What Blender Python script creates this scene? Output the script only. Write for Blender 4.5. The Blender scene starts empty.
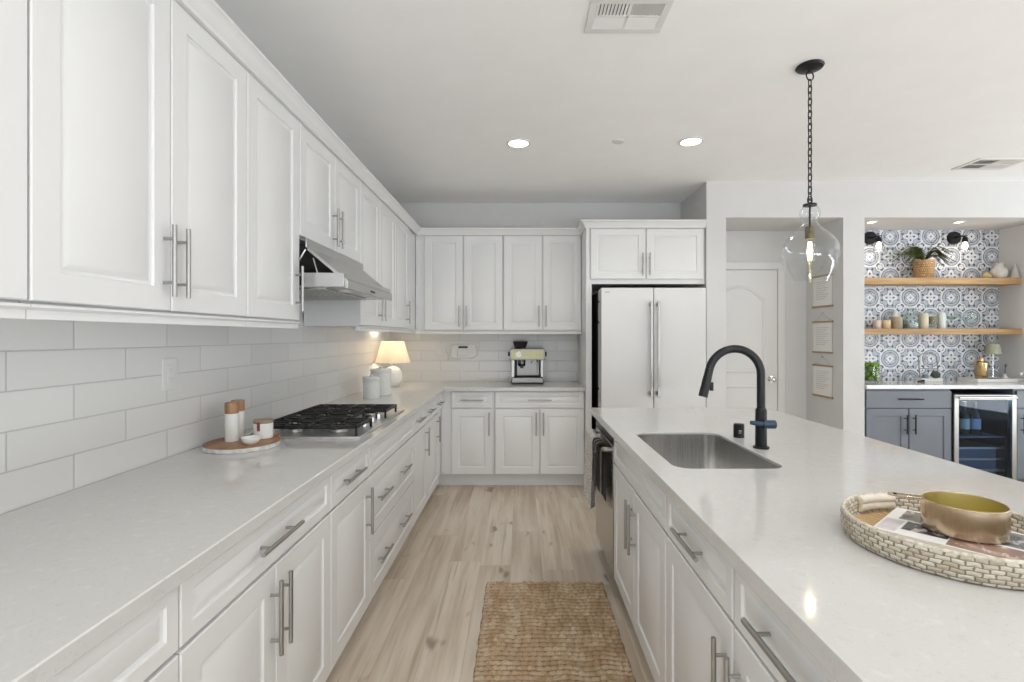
import bpy, bmesh, math, random
from mathutils import Vector, Matrix

random.seed(7)
PI = math.pi
SC = bpy.context.scene
COL = SC.collection

# ------------------------------------------------------------------ camera
cam_d = bpy.data.cameras.new('camera')
cam = bpy.data.objects.new('camera', cam_d)
COL.objects.link(cam)
cam.location = (0, 0, 1.374)
cam.rotation_euler = (PI / 2, 0, 0)
cam_d.sensor_width = 36
cam_d.lens = 500 / 1024 * 36
cam_d.shift_x = -8.5 / 1024
cam_d.shift_y = -4.3 / 1024
cam_d.clip_start = 0.02
SC.camera = cam

# ------------------------------------------------------------------ world, daylight, exposure
w = bpy.data.worlds.new('daylight')
SC.world = w
w.use_nodes = True
w.node_tree.nodes['Background'].inputs[0].default_value = (0.86, 0.93, 1.0, 1)
w.node_tree.nodes['Background'].inputs[1].default_value = 1.0


def area(name, loc, rot, sx, sy, power, color, spread=PI):
    d = bpy.data.lights.new(name, 'AREA')
    d.shape = 'RECTANGLE'
    d.size, d.size_y = sx, sy
    d.energy = power
    d.color = color
    d.spread = spread
    o = bpy.data.objects.new(name, d)
    o.location = loc
    o.rotation_euler = rot
    COL.objects.link(o)
    return o


# daylight entering by the openings behind the camera and in the living-room wall
area('daylight_rear', (1.0, -3.95, 1.35), (PI / 2, 0, 0), 1.6, 2.2, 9, (0.89, 0.945, 1.0))
area('daylight_living', (6.95, -1.0, 1.35), (PI / 2, 0, PI / 2), 2.2, 2.2, 17, (0.89, 0.945, 1.0))
# added upward lamps inside the room, filling the dark ceiling with light
area('ceiling_fill_rear', (.8, -3.6, .4), (PI / 2 + 1.4, 0, 0), 4.6, 1.1, 220, (0.905, 0.95, 1.0))
area('ceiling_fill_living', (6.7, 0.4, .5), (PI / 2 + 1.4, 0, PI / 2), 6.4, 1.1, 165, (0.905, 0.95, 1.0))

vs = SC.view_settings
vs.view_transform = 'Standard'
vs.look = 'None'
vs.exposure = 0.33
vs.gamma = 1.0
vs.use_curve_mapping = False
try:
    SC.cycles.use_denoising = True
    SC.cycles.diffuse_bounces = 8
    SC.cycles.max_bounces = 14
    SC.cycles.transparent_max_bounces = 16
    SC.cycles.caustics_reflective = False
    SC.cycles.caustics_refractive = False
    SC.cycles.sample_clamp_indirect = 4
except Exception:
    pass


# ------------------------------------------------------------------ node helpers
class G:
    """tiny expression layer over shader math nodes"""

    def __init__(self, nt):
        self.nt = nt

    def node(self, t, **kw):
        n = self.nt.nodes.new(t)
        for k, v in kw.items():
            setattr(n, k, v)
        return n

    def m(self, op, *a):
        n = self.node('ShaderNodeMath', operation=op)
        for i, x in enumerate(a):
            if isinstance(x, E):
                self.nt.links.new(x.s, n.inputs[i])
            else:
                n.inputs[i].default_value = x
        return E(self, n.outputs[0])

    def coords(self):
        tc = self.node('ShaderNodeTexCoord')
        sp = self.node('ShaderNodeSeparateXYZ')
        self.nt.links.new(tc.outputs['Object'], sp.inputs[0])
        return [E(self, sp.outputs[i]) for i in range(3)]

    def vec(self, x, y, z):
        n = self.node('ShaderNodeCombineXYZ')
        for i, q in enumerate((x, y, z)):
            if isinstance(q, E):
                self.nt.links.new(q.s, n.inputs[i])
            else:
                n.inputs[i].default_value = q
        return n.outputs[0]

    def noise(self, vec, scale=5, detail=3, rough=.5):
        n = self.node('ShaderNodeTexNoise')
        n.inputs['Scale'].default_value = scale
        n.inputs['Detail'].default_value = detail
        n.inputs['Roughness'].default_value = rough
        if vec is not None:
            self.nt.links.new(vec, n.inputs['Vector'])
        return E(self, n.outputs[0])

    def white(self, vec):
        n = self.node('ShaderNodeTexWhiteNoise')
        self.nt.links.new(vec, n.inputs['Vector'])
        return E(self, n.outputs['Value'])

    def mix(self, f, a, b):
        n = self.node('ShaderNodeMix', data_type='RGBA')
        if isinstance(f, E):
            self.nt.links.new(f.s, n.inputs[0])
        else:
            n.inputs[0].default_value = f
        for i, c in ((6, a), (7, b)):
            if isinstance(c, (tuple, list)):
                n.inputs[i].default_value = (*c[:3], 1)
            else:
                self.nt.links.new(c, n.inputs[i])
        return n.outputs[2]

    def bump(self, h, strength, dist):
        n = self.node('ShaderNodeBump')
        n.inputs['Strength'].default_value = strength
        n.inputs['Distance'].default_value = dist
        self.nt.links.new(h.s, n.inputs['Height'])
        return n.outputs[0]


class E:
    def __init__(self, g, s):
        self.g, self.s = g, s

    def __add__(self, o): return self.g.m('ADD', self, o)
    def __radd__(self, o): return self.g.m('ADD', self, o)
    def __sub__(self, o): return self.g.m('SUBTRACT', self, o)
    def __rsub__(self, o): return self.g.m('SUBTRACT', o, self)
    def __mul__(self, o): return self.g.m('MULTIPLY', self, o)
    def __rmul__(self, o): return self.g.m('MULTIPLY', self, o)
    def __truediv__(self, o): return self.g.m('DIVIDE', self, o)
    def lt(self, o): return self.g.m('LESS_THAN', self, o)
    def gt(self, o): return self.g.m('GREATER_THAN', self, o)
    def abs(self): return self.g.m('ABSOLUTE', self)
    def floor(self): return self.g.m('FLOOR', self)
    def fract(self): return self.g.m('FRACT', self)
    def mn(self, o): return self.g.m('MINIMUM', self, o)
    def mx(self, o): return self.g.m('MAXIMUM', self, o)
    def sin(self): return self.g.m('SINE', self)
    def sqrt(self): return self.g.m('SQRT', self)
    def ss(self, a, b):  # 0..1 ramp from a to b
        n = self.g.node('ShaderNodeMapRange', interpolation_type='SMOOTHSTEP')
        self.g.nt.links.new(self.s, n.inputs[0])
        n.inputs[1].default_value, n.inputs[2].default_value = a, b
        return E(self.g, n.outputs[0])


def base_mat(name):
    m = bpy.data.materials.new(name)
    m.use_nodes = True
    return m, m.node_tree, m.node_tree.nodes['Principled BSDF'], G(m.node_tree)


def mat(name, color, rough=.5, metal=0.0, var=0.0, vscale=20, coat=0.0, emit=None, estr=0.0, bump=0.0, spec=None):
    m, nt, b, g = base_mat(name)
    b.inputs['Base Color'].default_value = (*color, 1)
    b.inputs['Roughness'].default_value = rough
    b.inputs['Metallic'].default_value = metal
    b.inputs['Coat Weight'].default_value = coat
    if spec is not None:
        b.inputs['Specular IOR Level'].default_value = spec
    if var or bump:
        x, y, z = g.coords()
        n = g.noise(g.vec(x, y, z), vscale, 3)
        if var:
            lo = tuple(c * (1 - var) for c in color)
            hi = tuple(min(1, c * (1 + var)) for c in color)
            nt.links.new(g.mix(n.ss(.3, .7), lo, hi), b.inputs['Base Color'])
        if bump:
            nt.links.new(g.bump(n, .3, bump), b.inputs['Normal'])
    if emit:
        b.inputs['Emission Color'].default_value = (*emit, 1)
        b.inputs['Emission Strength'].default_value = estr
    return m


def brushed(name, color, rough, axis, scale=220):
    """brushed metal, streaks run along axis"""
    m, nt, b, g = base_mat(name)
    p = g.coords()
    s = [scale, scale, scale]
    s['xyz'.index(axis)] = 3
    n = g.noise(g.vec(p[0] * s[0], p[1] * s[1], p[2] * s[2]), 1, 2)
    b.inputs['Metallic'].default_value = 1
    nt.links.new(g.mix(n, tuple(c * .88 for c in color), tuple(min(1, c * 1.08) for c in color)), b.inputs['Base Color'])
    r = n * .12 + (rough - .06)
    nt.links.new(r.s, b.inputs['Roughness'])
    return m


def thin_glass(name, tint=(1, 1, 1), ior=1.45, amount=1.0, base=.02):
    m, nt, b, g = base_mat(name)
    nt.nodes.remove(b)
    tr = g.node('ShaderNodeBsdfTransparent')
    tr.inputs[0].default_value = (*tint, 1)
    gl = g.node('ShaderNodeBsdfGlossy')
    gl.inputs['Roughness'].default_value = .02
    lw = g.node('ShaderNodeLayerWeight')
    fc = E(g, lw.outputs['Facing'])
    f = g.m('POWER', fc, 3.2) * (.60 * amount) + base
    mx = g.node('ShaderNodeMixShader')
    nt.links.new(f.s, mx.inputs[0])
    nt.links.new(tr.outputs[0], mx.inputs[1])
    nt.links.new(gl.outputs[0], mx.inputs[2])
    nt.links.new(mx.outputs[0], nt.nodes['Material Output'].inputs[0])
    return m


def brick_mat(name, ax, length, height, a0, z0):
    m, nt, b, g = base_mat(name)
    p = g.coords()
    a, z = p['xyz'.index(ax)], p[2]
    v = (z - z0) / height
    row = v.floor()
    odd = (row * .5).fract() * 2
    u = (a - a0) / length + odd * .5
    fu, fv = u.fract(), v.fract()
    du = fu.mn(1 - fu) * length
    dv = fv.mn(1 - fv) * height
    d = du.mn(dv)
    rnd = g.white(g.vec(u.floor(), row, 0))
    tile = g.mix(rnd, (.70, .695, .68), (.75, .745, .73))
    t = d.ss(.0012, .0026)
    nt.links.new(g.mix(t, (.5, .5, .485), tile), b.inputs['Base Color'])
    nt.links.new((t * -.5 + .72).s, b.inputs['Roughness'])
    wav = g.noise(g.vec(p[0], p[1], p[2]), 9, 2)
    nt.links.new(g.bump(d.ss(.0005, .005) + wav * .25, .35, .003), b.inputs['Normal'])
    return m


def moroccan_mat(name):
    m, nt, b, g = base_mat(name)
    x, y, z = g.coords()
    S = .2015
    U, V = (x - 4.062) / S + .5, (z - 1.761) / S + .5
    iu, iv = U.floor(), V.floor()
    par = ((iu + iv) * .5).fract() * 2          # 0 flower, 1 medallion
    u, v = U.fract() - .5, V.fract() - .5
    au, av = u.abs(), v.abs()
    r = (u * u + v * v).sqrt()
    th = g.m('ARCTAN2', v, u)
    white, blue, navy = (.74, .76, .79), (.43, .48, .55), (.045, .05, .075)
    cu, cv = au - .5, av - .5
    rc = (cu * cu + cv * cv).sqrt()             # distance to nearest corner
    l1 = au + av

    def band(e, c, wd):
        return (e - c).abs().lt(wd)
    # flower tile
    pet = r + (th * 4).sin() * 0
    cos4 = g.m('COSINE', th * 4)
    edge = cos4 * .08 + .30
    inside = (r - edge).lt(0)
    mxuv, mnuv = au.mx(av), au.mn(av)
    dot = ((mxuv - .17) * (mxuv - .17) * .55 + mnuv * mnuv).sqrt().lt(.045)
    line = (r - edge - .02).abs().lt(.012)
    leaf = ((mxuv - .40) * (mxuv - .40) * .6 + (mnuv - .13) * (mnuv - .13)).sqrt().lt(.05)
    fa = g.mix(inside, blue, white)
    fa = g.mix((rc.lt(.24)), fa, white)
    fa = g.mix(dot.mx(line).mx(leaf).mx(band(rc, .24, .016)).mx(band(rc, .13, .020) * mnuv.gt(.38)), fa, navy)
    fa = g.mix(r.lt(.035), fa, blue)
    # medallion tile
    fb = g.mix(r.lt(.42), white, blue)
    cos8 = g.m('COSINE', th * 8)
    star = (r - (cos8 * .035 + .2)).lt(0)
    fb = g.mix(star, fb, white)
    curl = ((mxuv - .29) * (mxuv - .29) + (mnuv - .04) * (mnuv - .04)).sqrt().lt(.03)
    cor = ((mnuv - .36) * (mnuv - .36) + (mxuv - .42) * (mxuv - .42) * .5).sqrt().lt(.045)
    dk = band(r, .42, .016).mx(band(r, .30, .010)).mx(band(l1, .24, .014) * r.lt(.25)).mx(r.lt(.045)).mx(curl).mx(cor)
    fb = g.mix(dk, fb, navy)
    c = g.mix(par, fa, fb)
    n = g.noise(g.vec(x, y, z), 90, 3)
    c = g.mix(n.ss(.52, .68) * .6, c, (.62, .65, .70))
    gr = (au.mx(av)).gt(.492)
    c = g.mix(gr * .5, c, (.5, .52, .55))
    nt.links.new(c, b.inputs['Base Color'])
    b.inputs['Roughness'].default_value = .35
    return m


def floor_mat(name):
    m, nt, b, g = base_mat(name)
    x, y, z = g.coords()
    W, L = .185, 1.5
    U = x / W + .31
    i = U.floor()
    off = g.white(g.vec(i, 3.3, 0))
    V = y / L + off * 5
    j = V.floor()
    rnd = g.white(g.vec(i, j, 1))
    rn2 = g.white(g.vec(j, i, 7))
    gx, gy = x + rnd * 9, y + rn2 * 7
    grain = g.noise(g.vec(gx * 26, gy * 1.3, 0), 1, 5, .62)
    broad = g.noise(g.vec(gx * 7, gy * .9, 2), 1, 3)
    knot = g.noise(g.vec(gx * 9, gy * 3.2, 5), 1, 2)
    c = g.mix(rnd, (.53, .445, .35), (.66, .57, .465))
    c = g.mix(grain.ss(.36, .70) * .7, c, (.42, .335, .245))
    c = g.mix(broad.ss(.42, .68) * .6, c, (.72, .66, .57))
    c = g.mix(broad.ss(.46, .30) * .45, c, (.45, .35, .25))
    c = g.mix(knot.ss(.64, .74) * .75, c, (.20, .14, .09))
    strk = g.noise(g.vec(gx * 30, gy * 1.0, 9), 1, 3)
    c = g.mix(strk.ss(.60, .70) * .45, c, (.30, .225, .15))
    fu, fv = U.fract(), V.fract()
    d = (fu.mn(1 - fu) * W).mn(fv.mn(1 - fv) * L)
    c = g.mix(d.ss(.0002, .0014) * .6 + .4, (.25, .19, .14), c)
    nt.links.new(c, b.inputs['Base Color'])
    nt.links.new((grain * .15 + .36).s, b.inputs['Roughness'])
    nt.links.new(g.bump(grain + d.ss(0, .003), .15, .002), b.inputs['Normal'])
    return m


def quartz_mat(name, color):
    m, nt, b, g = base_mat(name)
    x, y, z = g.coords()
    p = g.vec(x, y, z)
    a = g.noise(p, 160, 2)
    c2 = g.noise(p, 42, 4)
    c = g.mix(a.ss(.60, .74) * .35, color, (.42, .41, .39))
    c = g.mix(c2.ss(.60, .72) * .22, c, (.44, .43, .41))
    c = g.mix(c2.ss(.42, .28) * .22, c, (.76, .755, .74))
    nt.links.new(c, b.inputs['Base Color'])
    b.inputs['Roughness'].default_value = .09
    b.inputs['Specular IOR Level'].default_value = .5
    return m


def wood_mat(name, c0, c1, axis='x', rough=.45):
    m, nt, b, g = base_mat(name)
    p = g.coords()
    s = [38, 38, 38]
    s['xyz'.index(axis)] = 3
    n = g.noise(g.vec(p[0] * s[0], p[1] * s[1], p[2] * s[2]), 1, 4, .6)
    nt.links.new(g.mix(n.ss(.3, .7), c0, c1), b.inputs['Base Color'])
    b.inputs['Roughness'].default_value = rough
    return m


def jute_mat(name):
    m, nt, b, g = base_mat(name)
    x, y, z = g.coords()
    n = g.noise(g.vec(x * 14, y * 9, 0), 1, 3)
    f = g.noise(g.vec(x * 190, y * 260, z * 90), 1, 3)
    s = g.noise(g.vec(x * 9, y * .6, 3), 1, 2)
    c = g.mix(n.ss(.3, .7), (.42, .29, .165), (.62, .49, .335))
    c = g.mix(f.ss(.40, .64) * .6, c, (.25, .155, .08))
    c = g.mix(s.ss(.5, .62) * .45, c, (.52, .43, .33))
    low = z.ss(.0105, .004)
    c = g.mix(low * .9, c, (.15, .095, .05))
    lump = g.white(g.vec((x / .034).floor(), (y / .031).floor(), 4))
    c = g.mix(lump.ss(.45, 1) * .45, c, (.30, .19, .095))
    nt.links.new(c, b.inputs['Base Color'])
    b.inputs['Roughness'].default_value = .9
    nt.links.new(g.bump(f, .5, .003), b.inputs['Normal'])
    return m


def weave_mat(name, c0, c1, gap, sx, sz):
    """wicker: needs only object coordinates around z"""
    m, nt, b, g = base_mat(name)
    x, y, z = g.coords()
    wv = g.noise(g.vec(x, y, z), 55, 2)
    th = g.m('ARCTAN2', y, x) * sx + (wv - .5) * .7
    v = z * sz + (g.noise(g.vec(x, y, z + 4), 40, 2) - .5) * .8
    row = v.floor()
    odd = (row * .5).fract() * 2
    u = th + odd * .5
    fu, fv = u.fract() - .5, v.fract() - .5
    d = (fu.abs() * 1.04).mx(fv.abs() * 1.0 + fu * fu * .25) * 2
    rnd = g.white(g.vec(u.floor(), row, 2))
    c = g.mix(rnd, c0, c1)
    c = g.mix(d.ss(.80, .97), c, gap)
    nt.links.new(c, b.inputs['Base Color'])
    b.inputs['Roughness'].default_value = .75
    nt.links.new(g.bump(1 - d, .7, .004), b.inputs['Normal'])
    return m


M = {}
M['wall'] = mat('wall_paint', (.62, .617, .608), .7, var=.01, vscale=6)
M['ceil'] = mat('ceiling_paint', (.875, .875, .87), .8, var=.01, vscale=5)
M['white'] = mat('white_cabinet_paint', (.72, .72, .715), .38, var=.008, vscale=4)
M['trim'] = mat('white_trim_paint', (.70, .695, .685), .4, var=.008, vscale=4)
M['grey'] = mat('blue_grey_cabinet_paint', (.165, .185, .215), .42, var=.02, vscale=8)
M['steel'] = brushed('brushed_nickel', (.42, .41, .39), .36, 'z')
M['steelh'] = brushed('brushed_steel_hood', (.56, .56, .55), .34, 'y')
M['steels'] = brushed('brushed_steel_sink', (.60, .59, .57), .24, 'z')
M['steeld'] = brushed('brushed_steel_dishwasher', (.50, .48, .45), .26, 'y')
M['steelt'] = brushed('brushed_steel_cooktop', (.74, .74, .73), .38, 'x')
M['fhandle'] = brushed('brushed_handle_steel', (.46, .45, .43), .30, 'z')
M['esteel'] = brushed('dark_brushed_steel', (.17, .165, .155), .30, 'x')
M['chrome'] = mat('polished_chrome', (.75, .75, .74), .12, 1, var=.02)
M['quartz'] = quartz_mat('white_quartz', (.585, .58, .565))
M['tileL'] = brick_mat('white_tile_left', 'y', .396, .1055, 1.504, .914)
M['tileB'] = brick_mat('white_tile_back', 'x', .40, .1045, -.226, .914)
M['moroccan'] = moroccan_mat('patterned_cement_tile')
M['floor'] = floor_mat('light_oak_planks')
M['black'] = mat('matte_black_metal', (.008, .0085, .010), .38, .0, var=.1, spec=.35)
M['iron'] = mat('cast_iron', (.012, .012, .012), .5, .0, bump=.001, vscale=120)
M['dark'] = mat('dark_cavity', (.02, .02, .02), .7, var=.1)
M['fridge'] = mat('white_fridge_enamel', (.66, .66, .655), .22, var=.006, vscale=3)
M['oak'] = wood_mat('oak_shelf', (.34, .20, .085), (.50, .33, .15), 'x')
M['walnut'] = wood_mat('walnut', (.22, .115, .055), (.38, .21, .105), 'y')
M['copper'] = wood_mat('copper_wood', (.27, .135, .062), (.42, .235, .12), 'z', .35)
M['ceramic'] = mat('white_ceramic', (.80, .80, .78), .28, var=.01)
M['ceramicm'] = mat('matte_white_ceramic', (.72, .72, .70), .6, var=.03, vscale=40)
M['marble'] = mat('grey_marble', (.62, .62, .61), .25, var=.2, vscale=30)
M['glass'] = thin_glass('clear_glass', (.965, .97, .97), 1.42, 1.0, .03)
M['glassg'] = thin_glass('pale_green_glass', (.93, .96, .955), 1.45, 1.0, .06)
M['glassd'] = thin_glass('tinted_door_glass', (.70, .78, .88), 1.5, .6, .015)
M['plastic'] = mat('white_plastic', (.70, .70, .685), .35, var=.01)
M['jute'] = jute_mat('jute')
M['leather'] = mat('red_brown_leather', (.22, .055, .05), .6, var=.1)
M['shade'] = None
M['brass'] = brushed('brushed_brass', (.58, .46, .33), .20, 'z')
M['brassin'] = mat('brass_inside', (.66, .58, .26), .42, 1, var=.03)
M['gold'] = mat('champagne_gold', (.60, .45, .24), .25, 1, var=.03)
M['cream'] = mat('cream_cord', (.74, .68, .58), .7, var=.06, vscale=60)
M['paper'] = mat('white_paper', (.78, .77, .74), .7, var=.01)
M['ink'] = mat('grey_ink', (.56, .56, .55), .7, var=.02)
M['leaf'] = mat('fern_green', (.10, .125, .03), .6, var=.5, vscale=25)
M['lime'] = mat('lime_green', (.13, .24, .02), .4, var=.4, vscale=40)
M['rod'] = wood_mat('print_rod_wood', (.30, .19, .09), (.45, .30, .16), 'y')
M['wicker'] = weave_mat('tan_wicker', (.42, .25, .11), (.58, .38, .19), (.16, .08, .03), 5.5, 45)
M['tray'] = weave_mat('whitewashed_rattan', (.44, .38, .29), (.66, .62, .53), (.22, .17, .11), 9.2, 112)


def emis(name, color, s):
    m, nt, b, g = base_mat(name)
    nt.nodes.remove(b)
    e = g.node('ShaderNodeEmission')
    e.inputs[0].default_value = (*color, 1)
    e.inputs[1].default_value = s
    nt.links.new(e.outputs[0], nt.nodes['Material Output'].inputs[0])
    return m


M['lens'] = emis('lit_lens', (1.0, .96, .88), 6)
M['bulb'] = emis('lit_filament', (1.0, .74, .38), 7)


# ------------------------------------------------------------------ mesh builder
class MB:
    def __init__(self):
        self.v, self.f, self.mi = [], [], []
        self.M = None
        self.cur = 0

    def add(self, vs, fs):
        o = len(self.v)
        for p in vs:
            p = Vector(p)
            self.v.append(self.M @ p if self.M else p)
        for f in fs:
            self.f.append([o + i for i in f])
            self.mi.append(self.cur)
        return self

    def box(self, x0, x1, y0, y1, z0, z1):
        if x0 > x1: x0, x1 = x1, x0
        if y0 > y1: y0, y1 = y1, y0
        if z0 > z1: z0, z1 = z1, z0
        vs = [(x0, y0, z0), (x1, y0, z0), (x1, y1, z0), (x0, y1, z0), (x0, y0, z1), (x1, y0, z1), (x1, y1, z1), (x0, y1, z1)]
        return self.add(vs, [(3, 2, 1, 0), (4, 5, 6, 7), (0, 1, 5, 4), (1, 2, 6, 5), (2, 3, 7, 6), (3, 0, 4, 7)])

    def cyl(self, p0, p1, r, r1=None, n=16, caps=True):
        p0, p1 = Vector(p0), Vector(p1)
        r1 = r if r1 is None else r1
        d = (p1 - p0).normalized()
        a = Vector((0, 0, 1)) if abs(d.z) < .9 else Vector((1, 0, 0))
        u = d.cross(a).normalized()
        q = d.cross(u)
        vs = []
        for i in range(n):
            t = 2 * PI * i / n
            e = u * math.cos(t) + q * math.sin(t)
            vs += [p0 + e * r, p1 + e * r1]
        fs = [(2 * i, 2 * ((i + 1) % n), 2 * ((i + 1) % n) + 1, 2 * i + 1) for i in range(n)]
        if caps:
            fs += [tuple(2 * i for i in range(n))[::-1], tuple(2 * i + 1 for i in range(n))]
        return self.add(vs, fs)

    def lathe(self, prof, c=(0, 0, 0), n=32, sx=1, sy=1, caps=False):
        """prof: list of (r, z)"""
        vs, fs = [], []
        k = len(prof)
        for i in range(n):
            t = 2 * PI * i / n
            for r, z in prof:
                vs.append((c[0] + r * math.cos(t) * sx, c[1] + r * math.sin(t) * sy, c[2] + z))
        for i in range(n):
            j = (i + 1) % n
            for s in range(k - 1):
                fs.append((i * k + s, j * k + s, j * k + s + 1, i * k + s + 1))
        if caps:
            fs.append(tuple(i * k for i in range(n))[::-1])
            fs.append(tuple(i * k + k - 1 for i in range(n)))
        return self.add(vs, fs)

    def tube(self, pts, r, n=10, closed=False):
        pts = [Vector(p) for p in pts]
        rs = r if isinstance(r, (list, tuple)) else [r] * len(pts)
        m = len(pts)
        vs, prev = [], None
        for i, p in enumerate(pts):
            if closed:
                d = pts[(i + 1) % m] - pts[i - 1]
            else:
                d = pts[min(i + 1, m - 1)] - pts[max(i - 1, 0)]
            d.normalize()
            if prev is None:
                a = Vector((0, 0, 1)) if abs(d.z) < .9 else Vector((1, 0, 0))
                u = d.cross(a).normalized()
            else:
                u = (prev - d * prev.dot(d)).normalized()
            prev = u
            q = d.cross(u)
            for k in range(n):
                t = 2 * PI * k / n
                vs.append(p + (u * math.cos(t) + q * math.sin(t)) * rs[i])
        fs = []
        for i in range(m if closed else m - 1):
            j = (i + 1) % m
            for k in range(n):
                l = (k + 1) % n
                fs.append((i * n + k, i * n + l, j * n + l, j * n + k))
        if not closed:
            fs += [tuple(range(n))[::-1], tuple((m - 1) * n + k for k in range(n))]
        return self.add(vs, fs)

    def prism(self, poly, axis, a, b):
        """poly: 2-D outline; extruded along axis from a to b"""
        def P(p, t):
            return {'x': (t, p[0], p[1]), 'y': (p[0], t, p[1]), 'z': (p[0], p[1], t)}[axis]
        n = len(poly)
        vs = [P(p, a) for p in poly] + [P(p, b) for p in poly]
        fs = [tuple(range(n))[::-1], tuple(range(n, 2 * n))]
        fs += [(i, (i + 1) % n, n + (i + 1) % n, n + i) for i in range(n)]
        return self.add(vs, fs)

    def sphere(self, c, r, n=20, m=12, sz=1):
        return self.lathe([(max(1e-4, r * math.sin(PI * k / m)), -r * sz * math.cos(PI * k / m)) for k in range(m + 1)], c, n)


def build(name, mb, m, parent=None, smooth=35, bevel=0, local=None, mats=None):
    me = bpy.data.meshes.new(name)
    me.from_pydata([tuple(v) for v in mb.v], [], mb.f)
    bm = bmesh.new()
    bm.from_mesh(me)
    bmesh.ops.recalc_face_normals(bm, faces=bm.faces)
    bm.to_mesh(me)
    bm.free()
    for x in (mats or [m]):
        me.materials.append(x)
    if mats:
        me.polygons.foreach_set('material_index', mb.mi)
    if smooth:
        me.polygons.foreach_set('use_smooth', [True] * len(me.polygons))
        me.set_sharp_from_angle(angle=math.radians(smooth))
    o = bpy.data.objects.new(name, me)
    COL.objects.link(o)
    if parent:
        o.parent = parent
    if local:
        o.location = local
    if bevel:
        bv = o.modifiers.new('bevel', 'BEVEL')
        bv.width = bevel
        bv.segments = 2
        bv.limit_method = 'ANGLE'
        bv.harden_normals = False
    return o


def tag(o, label=None, cat=None, group=None, kind=None):
    if label: o['label'] = label
    if cat: o['category'] = cat
    if group: o['group'] = group
    if kind: o['kind'] = kind
    return o


def thing(name, label, cat, loc=(0, 0, 0), rz=0, group=None):
    o = bpy.data.objects.new(name, None)
    o.empty_display_size = .05
    COL.objects.link(o)
    o.location = loc
    o.rotation_euler = (0, 0, rz)
    return tag(o, label, cat, group)


def struct(name, mb, m, parent=None, bevel=0, label=None, smooth=35):
    o = build(name, mb, m, parent, smooth, bevel)
    if not parent:
        o['kind'] = 'structure'
    if label:
        o['label'] = label
    return o


def copy_tree(o, parent=None):
    c = o.copy()
    COL.objects.link(c)
    c.parent = parent
    for ch in list(o.children):
        copy_tree(ch, c)
    return c


def box1(x0, x1, y0, y1, z0, z1):
    return MB().box(x0, x1, y0, y1, z0, z1)


# ------------------------------------------------------------------ room shell
XL, YB, YP, ZC = -1.343, 5.145, 4.433, 2.75
HC, HB = 2.431, 5.005          # hall ceiling, hall back wall
NB = 4.95                      # niche back wall
NR = 4.737                     # niche right wall
struct('floor', box1(XL - .15, 7.1, -4.1, 5.3, -.1, 0), M['floor'])
struct('ceiling', box1(XL - .15, 7.1, -4.1, 5.3, ZC, ZC + .1), M['ceil'])
struct('wall_left', box1(XL - .15, XL - .008, -4.1, 5.3, 0, ZC), M['wall'])
struct('wall_back', box1(XL - .008, 7.1, YB + .008, 5.3, 0, ZC), M['wall'])
m = MB()
m.box(1.649, 1.822, YP, YB + .008, 0, ZC)              # return beside the fridge
m.box(1.822, NR + .16, YP, YB + .008, HC, ZC)          # header over hall and bar
m.box(2.862, 3.05, YP, YB + .008, 0, HC)               # pier between hall and bar
m.box(1.822, 2.862, HB, YB + .008, 0, HC)              # back of the hall
m.box(3.05, NR + .16, NB + .006, YB + .008, 0, HC)     # back of the bar niche
m.box(NR, NR + .16, YP, NB + .006, 0, HC)              # niche side
m.box(NR + .16, 7.1, YP, YB + .008, 0, ZC)
struct('wall_partition', m, M['wall'])
m = MB()
m.box(7.0, 7.1, -4.1, YP, 0, .15); m.box(7.0, 7.1, -4.1, YP, 2.5, ZC)
m.box(7.0, 7.1, -4.1, -2.9, .15, 2.5); m.box(7.0, 7.1, 3.7, YP, .15, 2.5)
struct('wall_right', m, M['wall'])
m = MB()
m.box(XL - .15, -.8, -4.1, -4.0, 0, ZC); m.box(4.0, 7.1, -4.1, -4.0, 0, ZC)
m.box(-.8, 4.0, -4.1, -4.0, 2.5, ZC); m.box(-.8, 4.0, -4.1, -4.0, 0, .15)
struct('wall_rear', m, M['wall'])
struct('wall_left_tiles', box1(XL - .008, XL, -.2, YB + .008, .905, 1.47), M['tileL'])
struct('wall_back_tiles', box1(XL, .585, YB, YB + .008, .905, 1.47), M['tileB'])
struct('wall_niche_tiles', box1(3.05, NR, NB, NB + .006, .9, HC), M['moroccan'])

# hall door
d = thing('door_1', 'white arched-panel hall door with a chrome knob', 'door', (1.803, HB, 0))
d['kind'] = 'structure'
DW, DH = .762, 2.035


def arch(w0, w1, z0, z1, rise, n=14):
    pts = [(w0, z0), (w1, z0), (w1, z1)]
    for i in range(1, n):
        t = i / n
        pts.append((w1 + (w0 - w1) * t, z1 + rise * math.sin(PI * t)))
    pts.append((w0, z1))
    return pts


def ring_panel(mb, outer, steps):
    """steps: list of (scale inset, y); outline shrinks towards its centre"""
    cx = sum(p[0] for p in outer) / len(outer)
    xs = [p[0] for p in outer]; zs = [p[1] for p in outer]
    cx, cz = (min(xs) + max(xs)) / 2, (min(zs) + max(zs)) / 2
    hx, hz = (max(xs) - min(xs)) / 2, (max(zs) - min(zs)) / 2
    n = len(outer)
    vs, fs = [], []
    for ins, y in steps:
        for p in outer:
            vs.append((cx + (p[0] - cx) * (hx - ins) / hx, y, cz + (p[1] - cz) * (hz - ins) / hz))
    for k in range(len(steps) - 1):
        for i in range(n):
            j = (i + 1) % n
            fs.append((k * n + i, k * n + j, (k + 1) * n + j, (k + 1) * n + i))
    fs.append(tuple((len(steps) - 1) * n + i for i in range(n)))
    mb.add(vs, fs)


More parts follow.
